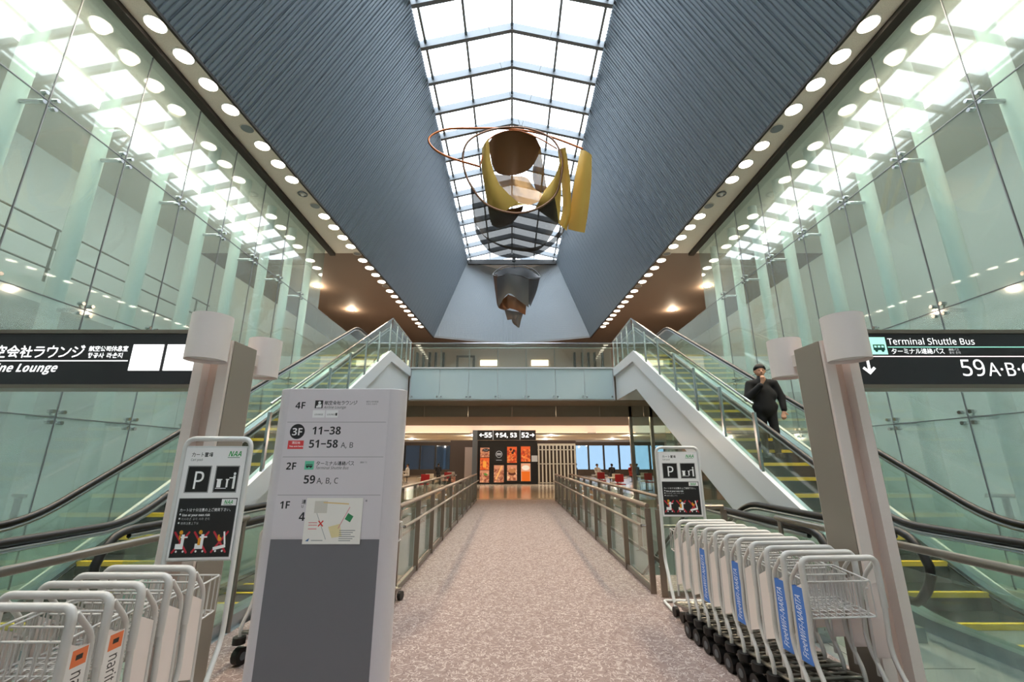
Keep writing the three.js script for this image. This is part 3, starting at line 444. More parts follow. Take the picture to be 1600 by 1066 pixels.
for (const s of [-1, 1]) {
  const who = s < 0 ? 'behind the directory pylon' : 'carrying a person in black';
  const e = escalator(s, 4.08, 5.2, 5.0, 14.0, 2.9, 16.0, 1, 'long escalator rising to the footbridge ' + who);
  const top = [[5.0, 0.05], [13.5, 4.85], [16.2, 4.9]], low = [[16.2, SLAB], [13.56, SLAB], [6.85, 0.03], [6.85, -0.6], [5.0, -0.6]];
  mesh('inner_cladding', sidePoly([...top, ...low], Math.min(s * 3.9, s * 3.96), Math.max(s * 3.9, s * 3.96)), M.cladding, e);
  mesh('outer_cladding', sidePoly([...top, ...low], Math.min(s * 5.34, s * 5.4), Math.max(s * 5.34, s * 5.4)), M.cladding, e);
  mesh('underside', [bar(V(s * 4.65, SLAB - 0.02, 13.56), V(s * 4.65, 0.0, 6.85), 1.44, 0.05), span(s * 3.92, s * 5.38, SLAB, SLAB + 0.04, 13.5, 16.2)], M.cladding, e);
  mesh('cladding_band', [sidePoly([[5.9, 0.44], [13.5, 4.6], [16.2, 4.62], [16.2, 4.92], [13.35, 4.92], [5.9, 0.83]], Math.min(s * 3.82, s * 3.9), Math.max(s * 3.82, s * 3.9))], M.claddingBand, e);
  mesh('landing', span(s * 3.9, s * 5.4, FLOOR4 - 0.14, FLOOR4 - 0.02, 14.4, 16.3), M.plate, e);
  // outer glass guard with its posts
  for (let k = 0; k < 7; k++) { const Z = 7.0 + k * 1.05, y = 0.84 + (Z - 5.9) * 0.55; mesh('guard_post', span(s * 3.84, s * 3.88, y - 0.25, y + 0.88, Z - 0.03, Z + 0.03), M.chrome, e); }
  for (const Z of [14.1, 14.8, 15.5, 16.1]) mesh('guard_post', span(s * 3.84, s * 3.88, 4.7, 5.95, Z - 0.03, Z + 0.03), M.chrome, e);
  for (let k = 0; k < 6; k++) { const Z = 7.02 + k * 1.06, Z2 = Z + 1.04, y = 0.86 + (Z - 5.9) * 0.55, y2 = 0.86 + (Z2 - 5.9) * 0.55; mesh('guard_pane', sidePoly([[Z, y], [Z2, y2], [Z2, y2 + 0.98], [Z, y + 0.98]], s * 3.86 - 0.005, s * 3.86 + 0.005), M.railGlass, e); }
  mesh('guard_pane', sidePoly([[13.4, 4.95], [16.2, 4.95], [16.2, 5.95], [13.5, 6.0]], s * 3.86 - 0.005, s * 3.86 + 0.005), M.railGlass, e);
  mesh('guard_rail_edge', [bar(V(s * 3.86, 2.46, 7.0), V(s * 3.86, 6.02, 13.45), 0.03, 0.03), bar(V(s * 3.86, 6.02, 13.45), V(s * 3.86, 5.95, 16.2), 0.03, 0.03)], M.chrome, e);
  escalator(s, 2.84, 3.66, 7.2, 15.6, 4.5, 17.2, -1, 'escalator descending to the lower level ' + SIDE[s]);
}

// ================================================================ DIRECTORY PYLON
{
  const p = thing('directory_pylon', 'freestanding grey floor directory pylon with rounded edges', 'sign', null, [-0.86, 0, 2.24]);
  const w = 0.63, d = 0.13, s = new THREE.Shape(); const r = d / 2;
  s.moveTo(-w / 2 + r, -r); s.lineTo(w / 2 - r, -r); s.absarc(w / 2 - r, 0, r, -Math.PI / 2, Math.PI / 2, false); s.lineTo(-w / 2 + r, r); s.absarc(-w / 2 + r, 0, r, Math.PI / 2, Math.PI * 1.5, false);
  mesh('body', new THREE.ExtrudeGeometry(s, { depth: 1.935, bevelEnabled: true, bevelSize: 0.004, bevelThickness: 0.004, bevelSegments: 2, curveSegments: 14 }).rotateX(-Math.PI / 2).translate(0, 0.004, 0), M.pylon, p);
  const face = canvas(1000, 1370, (g, W, H) => {
    g.fillStyle = '#ded6db'; g.fillRect(0, 0, W, H); const K = '#1c1a1e';
    g.strokeStyle = '#8d868b'; g.lineWidth = 4; for (const y of [322, 652, 1000]) { g.beginPath(); g.moveTo(10, y); g.lineTo(980, y); g.stroke(); }
    words(g, '4F', 70, 190, 92, K, 'bold'); g.fillStyle = K; g.fillRect(262, 108, 78, 78); g.fillStyle = '#eee'; g.beginPath(); g.arc(306, 130, 14, 0, 7); g.fill(); g.fillRect(290, 146, 38, 34); g.fillRect(276, 160, 16, 22); strokes(g, '航空会社ラウンジ', 356, 112, 40, K, 0.1); words(g, 'Airline Lounge', 352, 188, 34, '#3a363a', 'italic');
    g.fillStyle = '#f3f1f2'; g.fillRect(250, 205, 120, 72); g.fillRect(380, 205, 120, 72); words(g, 'LOUNGE', 268, 255, 22, '#555'); words(g, 'LOUNGE', 392, 255, 22, '#555'); g.fillStyle = '#222'; g.fillRect(476, 232, 16, 26); strokes(g, '航空公司休息室', 770, 112, 17, '#6a666a', 0.08); strokes(g, '항공사 라운지', 770, 136, 17, '#6a666a', 0.08);
    g.fillStyle = K; g.beginPath(); g.arc(120, 412, 72, 0, 7); g.fill(); words(g, '3F', 68, 448, 96, '#f4f2f3', 'bold'); g.fillStyle = '#e5484a'; g.fillRect(44, 498, 152, 80); strokes(g, '現在地', 82, 506, 26, '#fff', 0.1); words(g, 'You are here', 60, 560, 22, '#fff', 'bold'); words(g, '11−38', 262, 440, 104, K, 'bold'); words(g, '51−58', 246, 566, 104, K, 'bold'); words(g, 'A, B', 560, 566, 70, K);
    words(g, '2F', 54, 770, 92, K, 'bold'); g.fillStyle = '#69c8a4'; g.fillRect(232, 690, 88, 80); g.fillStyle = K; g.fillRect(246, 720, 60, 26); g.fillStyle = '#69c8a4'; for (const x of [252, 270, 288]) g.fillRect(x, 725, 13, 9); g.fillStyle = K; for (const x of [258, 292]) { g.beginPath(); g.arc(x, 748, 7, 0, 7); g.fill(); } strokes(g, 'ターミナル連絡バス', 340, 692, 40, K, 0.1); words(g, 'Terminal Shuttle Bus', 336, 766, 34, '#3a363a', 'italic'); words(g, '59', 236, 896, 104, K, 'bold'); words(g, 'A, B, C', 364, 896, 72, K); strokes(g, '連絡バス', 760, 694, 17, '#6a666a', 0.08);
    words(g, '1F', 40, 1120, 92, K, 'bold'); strokes(g, '連', 246, 1040, 40, K, 0.1); words(g, 'U', 246, 1112, 34, K); words(g, '4', 236, 1226, 104, K, 'bold'); strokes(g, '場', 840, 1040, 20, '#6a666a', 0.08);
  });
  sheet('directory_face', face, 0.5, 0.685, 0, 1.595, -0.068, p);
  mesh('dark_panel', span(-0.25, 0.25, 0.02, 1.245, -0.066, -0.07), M.pylonDark, p);
  for (const x of [-0.254, 0.254]) mesh('groove', span(x - 0.003, x + 0.003, 0.02, 1.94, -0.064, -0.0675), M.dark, p);
  const note = sheet('paper_notice', canvas(400, 300, (g, W, H) => {
    g.fillStyle = '#f4efe9'; g.fillRect(0, 0, W, H); g.fillStyle = '#d8d2c8'; g.fillRect(60, 20, 90, 80); g.fillStyle = '#ecdca8'; g.beginPath(); g.moveTo(170, 190); g.lineTo(250, 170); g.lineTo(270, 250); g.lineTo(200, 260); g.fill(); g.strokeStyle = '#e8c88a'; g.lineWidth = 8; g.beginPath(); g.moveTo(120, 30); g.lineTo(300, 40); g.stroke(); g.strokeStyle = '#e09aa0'; g.lineWidth = 5; g.beginPath(); g.moveTo(310, 60); g.lineTo(240, 200); g.stroke(); g.strokeStyle = '#999'; g.lineWidth = 3; g.beginPath(); g.moveTo(80, 100); g.lineTo(160, 270); g.stroke();
    g.strokeStyle = '#d83a30'; g.lineWidth = 8; for (const k of [-1, 1]) { g.beginPath(); g.moveTo(115 - 16 * k, 150); g.lineTo(115 + 16 * k, 186); g.stroke(); } g.save(); g.translate(310, 130); g.rotate(0.5); g.fillStyle = '#2f8a56'; g.fillRect(-22, -22, 44, 44); g.restore(); g.fillStyle = '#e58a90'; for (const y of [160, 176, 200]) g.fillRect(30, y, 60, 5); g.fillStyle = '#999'; for (let k = 0; k < 6; k++) g.fillRect(250, 210 + k * 13, 110 - (k % 3) * 14, 5); g.fillRect(60, 274, 80, 5); g.fillStyle = '#34609a'; g.beginPath(); g.moveTo(20, 280); g.lineTo(46, 262); g.lineTo(40, 282); g.fill();
  }), 0.265, 0.2, 0.03, 1.325, -0.0725, p, 0, 0.001); note.userData.label = 'taped paper map notice';
}

// ================================================================ PILLAR SIGNS
function gateSign(s, X0, X1, tex, label) {
  const Z = 3.45, t = thing('pillar_sign', label, 'sign', null, [0, 0, Z]), w = X1 - X0, A = (f) => s * (X0 + f * w);   // f = 0 at the hall side
  mesh('pillar', [span(A(0), A(0.3), 0, 2.5, -0.16, 0.18), span(A(0.72), A(1), 0, 2.44, -0.16, 0.18)], M.pillar, t);
  mesh('recess', span(A(0.3), A(0.72), 0, 2.42, -0.08, 0.16), M.pillarRecess, t);
  mesh('steel_face', span(A(0) - s * 0.008, A(0.02), 0.01, 2.5, -0.135, 0.165), M.pillarSteel, t);
  for (const [x, Zd] of [[A(0) + s * 0.06, -0.33], [A(0) + s * 0.04, 0.36]]) {
    const drum = mesh('lamp_drum', [new THREE.CylinderGeometry(0.135, 0.135, 0.34, 32, 1, true).translate(x, 2.47, -Zd), new THREE.CylinderGeometry(0.134, 0.134, 0.01, 32).translate(x, 2.63, -Zd)], M.whiteWarm, t);
    mesh('drum_lens', new THREE.CylinderGeometry(0.128, 0.128, 0.01, 28).translate(x, 2.33, -Zd), M.white, drum);
    mesh('drum_arm', bar(V(x, 2.42, Zd * 0.75), V(x, 2.42, 0), 0.07, 0.1), M.pillar, drum);
  }
  const b0 = X1 + 0.01, b1 = b0 + 2.3, box = mesh('sign_box', span(s * b0, s * b1, 2.15, 2.58, -0.1, 0.06), M.dark, t);
  mesh('sign_rim', [span(s * b0, s * b1, 2.57, 2.6, -0.12, 0.07), span(s * b0, s * b1, 2.13, 2.16, -0.12, 0.07), span(s * (b0 + 0.01), s * (b0 - 0.015), 2.13, 2.6, -0.12, 0.07)], M.bronzeSteel, box);
  sheet('sign_face', tex, 2.28, 0.4, s * (b0 + b1) / 2, 2.365, -0.103, box, 0.85);
}
gateSign(1, 2.42, 2.68, canvas(1536, 276, (g, W, H) => {
  g.fillStyle = '#141415'; g.fillRect(0, 0, W, H); g.fillStyle = '#9fdcc8'; g.fillRect(100, 16, 84, 98); g.fillStyle = '#10302a'; g.fillRect(112, 58, 62, 32); g.fillStyle = '#9fdcc8'; for (const x of [118, 137, 156]) g.fillRect(x, 64, 13, 11); g.fillStyle = '#10302a'; for (const x of [126, 160]) { g.beginPath(); g.arc(x, 92, 8, 0, 7); g.fill(); }
  words(g, 'Terminal Shuttle Bus', 196, 58, 50, '#fff'); g.fillStyle = '#8fd6c0'; g.fillRect(190, 70, W - 200, 5); strokes(g, 'ターミナル連絡バス', 204, 80, 31, '#fff', 0.11); strokes(g, '連絡バス', 510, 80, 14, '#ddd', 0.09); strokes(g, '공사 운지', 510, 97, 14, '#ddd', 0.09); g.fillStyle = '#e8d8d8'; g.fillRect(100, 122, W - 110, 6);
  arrow(g, 66, 178, 84, Math.PI / 2, '#fff', 0.18); words(g, '59', 545, 232, 124, '#fff'); words(g, 'A·B·C', 690, 232, 100, '#fff');
}), 'pillar sign with lamp drums and black board reading Terminal Shuttle Bus 59A·B·C');
gateSign(-1, 2.19, 2.46, canvas(1536, 276, (g, W, H) => {
  g.fillStyle = '#141415'; g.fillRect(0, 0, W, H); strokes(g, '航空会社ラウンジ', 375, 64, 68, '#fff', 0.12, 1.02); strokes(g, '航空公司休息室', 948, 66, 30, '#fff', 0.13, 1.0); strokes(g, '항공사 라운지', 948, 104, 30, '#fff', 0.13, 1.0);
  g.fillStyle = '#fff'; g.fillRect(340, 146, 830, 6); words(g, 'Airline Lounge', 372, 210, 62, '#fff', 'bold italic');
}), 'pillar sign with lamp drums and black board reading Airline Lounge');
{ // two blank white plates on the lounge board
  const root = scene.children.find((o) => o.userData.label?.includes('reading Airline Lounge')), box = root.children.find((o) => o.name === 'sign_box');
  for (const x of [-2.88, -2.61]) mesh('white_plate', span(x - 0.12, x + 0.12, 2.27, 2.48, -0.112, -0.106), printed(canvas(8, 8, (g) => { g.fillStyle = '#fff'; g.fillRect(0, 0, 8, 8); }), 0.9), box);
}

// ================================================================ CART POOL SIGNS
const naa = (g, x, y, s) => { words(g, 'NAA', x, y, s, '#2f9a4e', 'bold italic'); g.fillStyle = '#1d5a3a'; g.fillRect(x, y + s * 0.12, s * 1.9, s * 0.07); };
const poolTex = canvas(512, 800, (g, W, H) => {
  g.fillStyle = '#f0eeee'; g.fillRect(0, 0, W, H); strokes(g, 'カート置場', 50, 36, 34, '#222', 0.1, 1.06); words(g, 'Cart pool', 50, 100, 24, '#555'); naa(g, 356, 66, 54);
  g.fillStyle = '#161617'; g.fillRect(46, 142, 186, 186); g.fillRect(280, 142, 186, 186); g.strokeStyle = '#666'; g.lineWidth = 4; g.strokeRect(42, 138, 194, 194); g.strokeRect(276, 138, 194, 194); words(g, 'P', 90, 306, 180, '#fff');
  g.fillStyle = '#fff'; for (const [x, w] of [[300, 34], [376, 16]]) { g.fillRect(x, 240, w, 56); g.fillRect(x - 6, 234, w + 14, 8); } g.fillRect(292, 300, 90, 5); g.beginPath(); g.arc(440, 196, 11, 0, 7); g.fill(); g.fillRect(430, 210, 20, 96); g.fillRect(398, 222, 36, 8);
  g.fillStyle = '#1b1b1c'; g.fillRect(20, 376, 472, 404); g.strokeStyle = '#777'; g.lineWidth = 4; g.strokeRect(18, 374, 476, 408); g.fillStyle = '#f0eeee'; g.fillRect(366, 380, 122, 46); naa(g, 384, 414, 36);
  strokes(g, 'カートは十分注意の上ご使用下さい。', 36, 444, 24, '#fff', 0.1, 1.06); for (const y of [492, 522, 552]) { g.fillStyle = '#fff'; g.beginPath(); g.arc(46, y - 6, 7, 0, 7); g.fill(); } words(g, 'Use at your own risk', 62, 500, 23, '#fff', 'bold'); strokes(g, '지사라운 공지 사라 운지', 62, 510, 19, '#ddd', 0.08, 1.1); strokes(g, '使用注意上下分', 62, 540, 19, '#ddd', 0.08, 1.1);
  for (const [x, k] of [[90, 0], [246, 1], [402, 2]]) { g.strokeStyle = '#c8283a'; g.lineWidth = 16; for (const d of [-1, 1]) { g.beginPath(); g.moveTo(x - 56 * d, 612); g.lineTo(x + 56 * d, 748); g.stroke(); } g.fillStyle = '#fff'; if (k < 2) { g.fillRect(x, 626, 24, 100); g.fillRect(x - 40, 690, 44, 36); g.fillRect(x - 10, 640, 60, 10); } else { g.save(); g.translate(x, 706); g.rotate(-0.2); g.fillRect(-50, 0, 100, 22); g.fillRect(38, -90, 14, 90); g.restore(); } g.fillStyle = '#e8a020'; g.beginPath(); g.arc(x + (k === 2 ? -4 : -8), k === 2 ? 660 : 612, 15, 0, 7); g.fill(); g.fillRect(x - 20, k === 1 ? 650 : 630, k === 1 ? 22 : 14, k === 1 ? 50 : 30); g.fillStyle = '#fff'; for (const w of [-24, 30]) { g.beginPath(); g.arc(x + w, 742, 8, 0, 7); g.fill(); } }
});
function poolSign(x, Z, turn, label, k = 1) {
  const t = thing('cart_pool_sign', label, 'sign', null, [x, 0, Z], turn); t.scale.set(k, 1, 1);
  mesh('frame', [bent([V(-0.25, 0.0, -0.3), V(-0.25, 0.5, 0.0), V(-0.25, 1.74, 0), V(0.25, 1.74, 0), V(0.25, 0.5, 0), V(0.25, 0.0, -0.3)], 0.018, 0.07), bent([V(-0.25, 0.02, -0.3), V(-0.25, 0.02, 0.2), V(0.25, 0.02, 0.2), V(0.25, 0.02, -0.3)], 0.016, 0.05)], M.white, t);
  mesh('panel', rb(0.48, 0.74, 0.014, 0.006, 0, 1.32, 0.0), M.white, t); sheet('printed_face', poolTex, 0.46, 0.72, 0, 1.32, -0.01, t);
}
poolSign(-2.07, 3.16, 0.1, 'white tube-framed cart pool sign in front of the lounge pillar', 0.87);
poolSign(2.0, 5.45, -0.04, 'white tube-framed cart pool sign at the far end of the trolley row');

// ================================================================ LUGGAGE TROLLEYS
const wifiTex = canvas(128, 768, (g, W, H) => { g.fillStyle = '#3f78cf'; g.fillRect(0, 0, W, H); g.save(); g.translate(86, H - 40); g.rotate(-Math.PI / 2); words(g, 'FreeWiFi-NARITA', 0, 0, 84, '#e8eefa', 'italic'); g.restore(); });
const maxTex = canvas(128, 768, (g, W, H) => { g.fillStyle = '#e6e2e0'; g.fillRect(0, 0, W, H); g.fillStyle = '#e87a48'; g.fillRect(20, 10, 92, 120); g.fillStyle = '#222'; g.fillRect(46, 50, 40, 36); g.save(); g.translate(40, 160); g.rotate(Math.PI / 2); words(g, 'narita', 0, 0, 100, '#2a2626'); g.fillStyle = '#e87a48'; g.fillRect(276, -70, 6, 90); words(g, 'nav', 300, 0, 100, '#2a2626'); g.restore(); });
const CW = 0.25;
function makeCart(label, group, plate, inner = -1) {
  const t = thing('luggage_trolley', label, 'trolley', group);
  mesh('handle', bent([V(-CW, 0.72, 0), V(-CW, 1.0, 0), V(CW, 1.0, 0), V(CW, 0.72, 0)], 0.018, 0.05), M.trolley, t);
  for (const s of [-1, 1]) {
    mesh('side_frame', [bent([V(s * CW, 0.74, 0), V(s * CW, 0.46, 0.02), V(s * CW, 0.28, -0.08), V(s * CW, 0.2, -0.08)], 0.014, 0.08), bent([V(s * CW, 0.97, 0.02), V(s * CW, 0.86, 0.12), V(s * CW, 0.3, 0.14)], 0.012, 0.05)], M.trolley, t);
    const pl = mesh('side_panel', sidePoly([[0.01, 0.86], [0.02, 0.44], [0.13, 0.4], [0.13, 0.8]], s * CW - 0.004, s * CW + 0.004), M.whiteWarm, t);
    if (plate && s === inner) { const geo = new THREE.PlaneGeometry(0.1, 0.42); for (const f of [-1, 1]) { const m = new THREE.Mesh(geo, printed(plate)); m.name = 'advert'; m.position.set(s * CW + f * 0.006, 0.62, -0.07); m.rotation.y = f * Math.PI / 2; pl.add(m); } }
    const c = mesh('caster', [rod(V(s * CW, 0.16, -0.08), V(s * CW, 0.21, -0.08), 0.05, 12), rod(V(s * CW - 0.03, 0.065, -0.05), V(s * CW + 0.03, 0.065, -0.05), 0.065, 14)], M.rubber, t);
    mesh('wheel_hub', rod(V(s * CW - 0.033, 0.065, -0.05), V(s * CW + 0.033, 0.065, -0.05), 0.03, 10), M.frame, c);
    mesh('front_wheel', rod(V(s * 0.14 - 0.02, 0.05, 0.5), V(s * 0.14 + 0.02, 0.05, 0.5), 0.05, 12), M.rubber, t);
  }
  const base = [bent([V(-CW, 0.24, -0.07), V(-0.15, 0.13, 0.5), V(0.15, 0.13, 0.5), V(CW, 0.24, -0.07)], 0.014, 0.05, 6), rod(V(-CW, 0.24, -0.07), V(CW, 0.24, -0.07), 0.012, 6)];
  for (const f of [0.2, 0.45, 0.7, 0.9]) base.push(rod(V(-CW + 0.1 * f, 0.24 - 0.11 * f, -0.07 + 0.57 * f), V(CW - 0.1 * f, 0.24 - 0.11 * f, -0.07 + 0.57 * f), 0.009, 6));
  for (const x of [-0.08, 0, 0.08]) base.push(rod(V(x, 0.24, -0.07), V(x * 0.7, 0.13, 0.5), 0.008, 6));
  mesh('base_frame', base, M.steel, t);
  const wire = []; const bz = [0.03, 0.32], by = [0.66, 0.86], bw = 0.21;
  for (const y of [by[0], by[1]]) wire.push(bent([V(-bw, y, bz[0]), V(bw, y, bz[0]), V(bw, y + 0.03, bz[1]), V(-bw, y + 0.03, bz[1]), V(-bw, y, bz[0])], 0.006, 0.02, 5));
  for (let k = 0; k <= 8; k++) { const x = -bw + k * bw / 4; wire.push(rod(V(x, by[0], bz[0]), V(x, by[1] + (k % 2 ? 0.02 : 0), bz[0]), 0.004, 5), rod(V(x, by[0], bz[0]), V(x, by[0] + 0.03, bz[1]), 0.004, 5), rod(V(x, by[0] + 0.03, bz[1]), V(x, by[1] + 0.03, bz[1]), 0.004, 5)); }
  for (let k = 1; k < 6; k++) { const Z = bz[0] + k * 0.05; wire.push(rod(V(-bw, by[0] + k * 0.005, Z), V(bw, by[0] + k * 0.005, Z), 0.004, 5)); for (const x of [-bw, bw]) wire.push(rod(V(x, by[0] + k * 0.005, Z), V(x, by[1] + k * 0.005, Z), 0.004, 5)); }
  wire.push(rod(V(-CW, 0.8, 0.1), V(-bw, 0.8, 0.1), 0.006, 5), rod(V(CW, 0.8, 0.1), V(bw, 0.8, 0.1), 0.006, 5));
  mesh('basket', wire, M.trolley, t);
  return t;
}
{
  const gR = 'trolleys nested in the row beside the walkway', gL = 'trolleys nested beside the lounge pillar', gP = 'trolleys nested behind the directory pylon';
  const plain = makeCart('grey wire luggage trolley with plain side panels in the row beside the walkway', gR, null), wifi = makeCart('luggage trolley with blue FreeWiFi-NARITA side panel in the walkway row', gR, wifiTex), max = makeCart('white luggage trolley with orange narita advert strip beside the lounge pillar', gL, maxTex, 1);
  let usedP = false, usedW = false, usedM = false;
  const put = (o, x, Z, turn) => { o.position.set(x, 0, -Z); o.rotation.y = turn; };
  for (let k = 0; k < 11; k++) {   // k = 0 is the farthest
    const f = k / 10, Z = 4.69 - f * 1.69, x = 1.66 + f * 0.14 + 0.25, blue = [3, 6, 9, 10].includes(k);
    const o = blue ? (usedW ? copyOf(wifi) : wifi) : (usedP ? copyOf(plain) : plain); if (blue) usedW = true; else usedP = true; put(o, x, Z, 0.08); o.userData.label = (blue ? 'luggage trolley with blue FreeWiFi-NARITA panel, ' : 'plain grey wire luggage trolley, ') + ordinal(k) + ' from the cart pool sign in the walkway row';
  }
  for (let k = 0; k < 5; k++) {
    const Z = 2.06 + k * 0.17, x = -1.84 - 0.25 + k * 0.006, o = k < 2 ? (usedM ? copyOf(max) : max) : copyOf(plain, 'grey wire luggage trolley with plain side panels beside the lounge pillar', gL); if (k < 2) usedM = true; put(o, x, Z, 0); o.userData.label = (k < 2 ? 'white trolley with orange narita strip, ' : 'plain white wire luggage trolley, ') + ordinal(4 - k) + ' from the cart pool sign by the lounge pillar';
  }
  for (let k = 0; k < 8; k++) { const f = k / 7, o = copyOf(plain, 'grey wire luggage trolley with plain side panels behind the directory pylon', gP); put(o, -1.95 + f * 0.36, 4.05 + f * 1.25, -0.28); o.userData.label = 'plain wire luggage trolley behind the directory pylon, ' + ordinal(k) + ' from the lounge pillar'; }
}

// ================================================================ HANGING SCULPTURES
// each rolled sheet is lofted between two edge curves; points are [across, down, towards the hall] on a drawing grid of the given scale, the sheets curve in depth
const PI = Math.PI;
function sculptor(root, cx, cy, k, tilt) {
  const at = ([a, b, d]) => new THREE.Vector3((a - cx) * k, (cy - b) * k, d);
  const turn = (g) => g.rotateX(tilt);
  const loft = (name, A, B, mat, bulge = 0, n = 40, m = 10) => {
    const ca = new THREE.CatmullRomCurve3(A.map(at)), cb = new THREE.CatmullRomCurve3(B.map(at)), pos = [], idx = [], uv = [];
    for (let i = 0; i <= n; i++) { const p = ca.getPoint(i / n), q = cb.getPoint(i / n); for (let j = 0; j <= m; j++) { const v = j / m, r = p.clone().lerp(q, v); pos.push(r.x, r.y, r.z + bulge * Math.sin(v * PI)); uv.push(i / n, v); if (i && j) { const a = (i - 1) * (m + 1) + j - 1, b = a + m + 1; idx.push(a, b, b + 1, a, b + 1, a + 1); } } }
    const g = new THREE.BufferGeometry(); g.setAttribute('position', new THREE.Float32BufferAttribute(pos, 3)); g.setAttribute('uv', new THREE.Float32BufferAttribute(uv, 2)); g.setIndex(idx); g.computeVertexNormals(); return mesh(name, turn(g), mat, root);
  };
  const wire = (name, P, r, mat, closed = false) => mesh(name, turn(new THREE.TubeGeometry(new THREE.CatmullRomCurve3(P.map(at), closed), P.length * 10, r, 8, closed)), mat, root);
  return { loft, wire };
}
{
  const t = thing('hanging_sculpture', 'large hanging sculpture of rolled gold sheets, dark gauze and copper rings', 'sculpture', null, [0.03, 9.25, 11]);
  const { loft, wire } = sculptor(t, 420, 330, 0.00626, 0.6);
  loft('gold_sheet', [[280, 170, 0], [277, 240, 0.1], [295, 370, 0.2], [316, 490, 0.3]], [[312, 130, 0.2], [325, 240, 0.35], [365, 330, 0.45], [440, 398, 0.4]], M.gold, 0.16);
  loft('gold_sheet', [[365, 330, 0.45], [440, 398, 0.4], [490, 412, 0.38]], [[318, 490, 0.3], [375, 437, 0.3], [445, 408, 0.32]], M.gold, 0.06);
  loft('brown_sheet', [[308, 150, 0.1], [345, 102, -0.4], [425, 85, -0.65], [510, 105, -0.4], [545, 165, 0]], [[325, 240, 0.3], [352, 275, -0.3], [425, 280, -0.6], [500, 252, -0.35], [545, 180, 0]], M.insideBrown, -0.12);
  loft('brown_gauze', [[515, 230, -0.3], [511, 290, -0.2], [525, 345, -0.1]], [[544, 165, 0], [562, 270, 0.05], [584, 380, 0.1]], M.gauzeGold, 0.08);
  loft('brown_gauze', [[330, 280, 0.25], [420, 283, -0.55], [485, 292, -0.45], [520, 340, -0.3]], [[380, 350, 0.4], [440, 398, 0.3], [490, 412, 0.3], [584, 378, 0.1]], M.gauzeGold, -0.1);
  loft('gold_sheet', [[560, 350, 0.5], [605, 290, 0.45], [628, 230, 0.3], [638, 200, 0.2]], [[520, 425, 0.5], [575, 462, 0.5], [615, 488, 0.4], [637, 497, 0.3]], M.gold, 0.1);
  loft('gold_sheet', [[625, 172, -0.2], [645, 300, -0.2], [655, 430, -0.1], [640, 500, 0]], [[658, 165, 0], [682, 300, 0.05], [692, 450, 0.05], [676, 532, 0]], M.gold, 0.12);
  loft('gold_sheet', [[728, 170, -0.1], [706, 300, -0.1], [694, 420, -0.1], [685, 525, -0.1]], [[770, 200, 0.25], [773, 300, 0.3], [768, 420, 0.3], [757, 537, 0.25]], M.gold, 0.12);
  loft('roll_inside', [[318, 487, 0.28], [375, 437, 0.1], [440, 425, 0], [470, 415, -0.1]], [[320, 502, 0.3], [355, 513, 0.3], [412, 495, 0.2], [466, 435, 0]], M.insideBrown, -0.1);  // inner side of the small roll, darker brown than the gold sheets
  loft('dark_gauze', [[225, 312, 0.2], [300, 405, 0.7], [420, 440, 0.95], [540, 422, 0.8], [605, 370, 0.5]], [[240, 490, 0.2], [300, 560, 0.6], [420, 605, 0.85], [540, 603, 0.8], [630, 490, 0.4]], M.gauze, 0.15, 56);
  loft('dark_gauze', [[228, 340, -0.2], [250, 520, -0.2], [320, 580, -0.1], [420, 608, 0], [540, 605, 0], [620, 560, -0.1], [690, 450, -0.2]], [[226, 400, -0.3], [243, 550, -0.2], [310, 632, 0], [420, 660, 0.1], [540, 645, 0], [632, 582, -0.1], [692, 500, -0.3]], M.gauze, 0.05, 56);
  wire('copper_ring', [[735, 172, 0], [640, 130, -0.4], [540, 97, -0.6], [420, 78, -0.7], [250, 78, -0.5], [110, 92, -0.1], [50, 135, 0.3], [70, 172, 0.5], [130, 208, 0.6], [275, 250, 0.4]], 0.03, M.copper);
  wire('copper_ring', [[195, 210, 0.2], [215, 145, 0], [290, 95, -0.4], [400, 72, -0.6], [500, 82, -0.5], [600, 130, -0.2], [638, 205, 0.1], [635, 290, 0.4], [605, 372, 0.6], [520, 427, 0.9], [420, 442, 1.0], [300, 405, 0.75], [222, 310, 0.5]], 0.03, M.bronze, true);
  wire('copper_ring', [[275, 240, 0.35], [310, 130, -0.2], [420, 84, -0.66], [530, 120, -0.3], [620, 170, -0.1]], 0.02, M.copper);
  mesh('hanging_hub', [new THREE.SphereGeometry(0.1, 14, 10).translate(0.24, 2.0, 0), rod(new THREE.Vector3(0.24, 1.95, 0), new THREE.Vector3(0.05, 1.5, -0.4), 0.012, 6)], M.black, t);
  mesh('suspension_wire', [[-2.2, -3], [2.2, -3], [-1.2, 3], [1.6, 3]].map(([x, z]) => rod(new THREE.Vector3(0.24, 2.0, 0), new THREE.Vector3(x, 4.6, z), 0.005, 5)), M.steel, t);
}
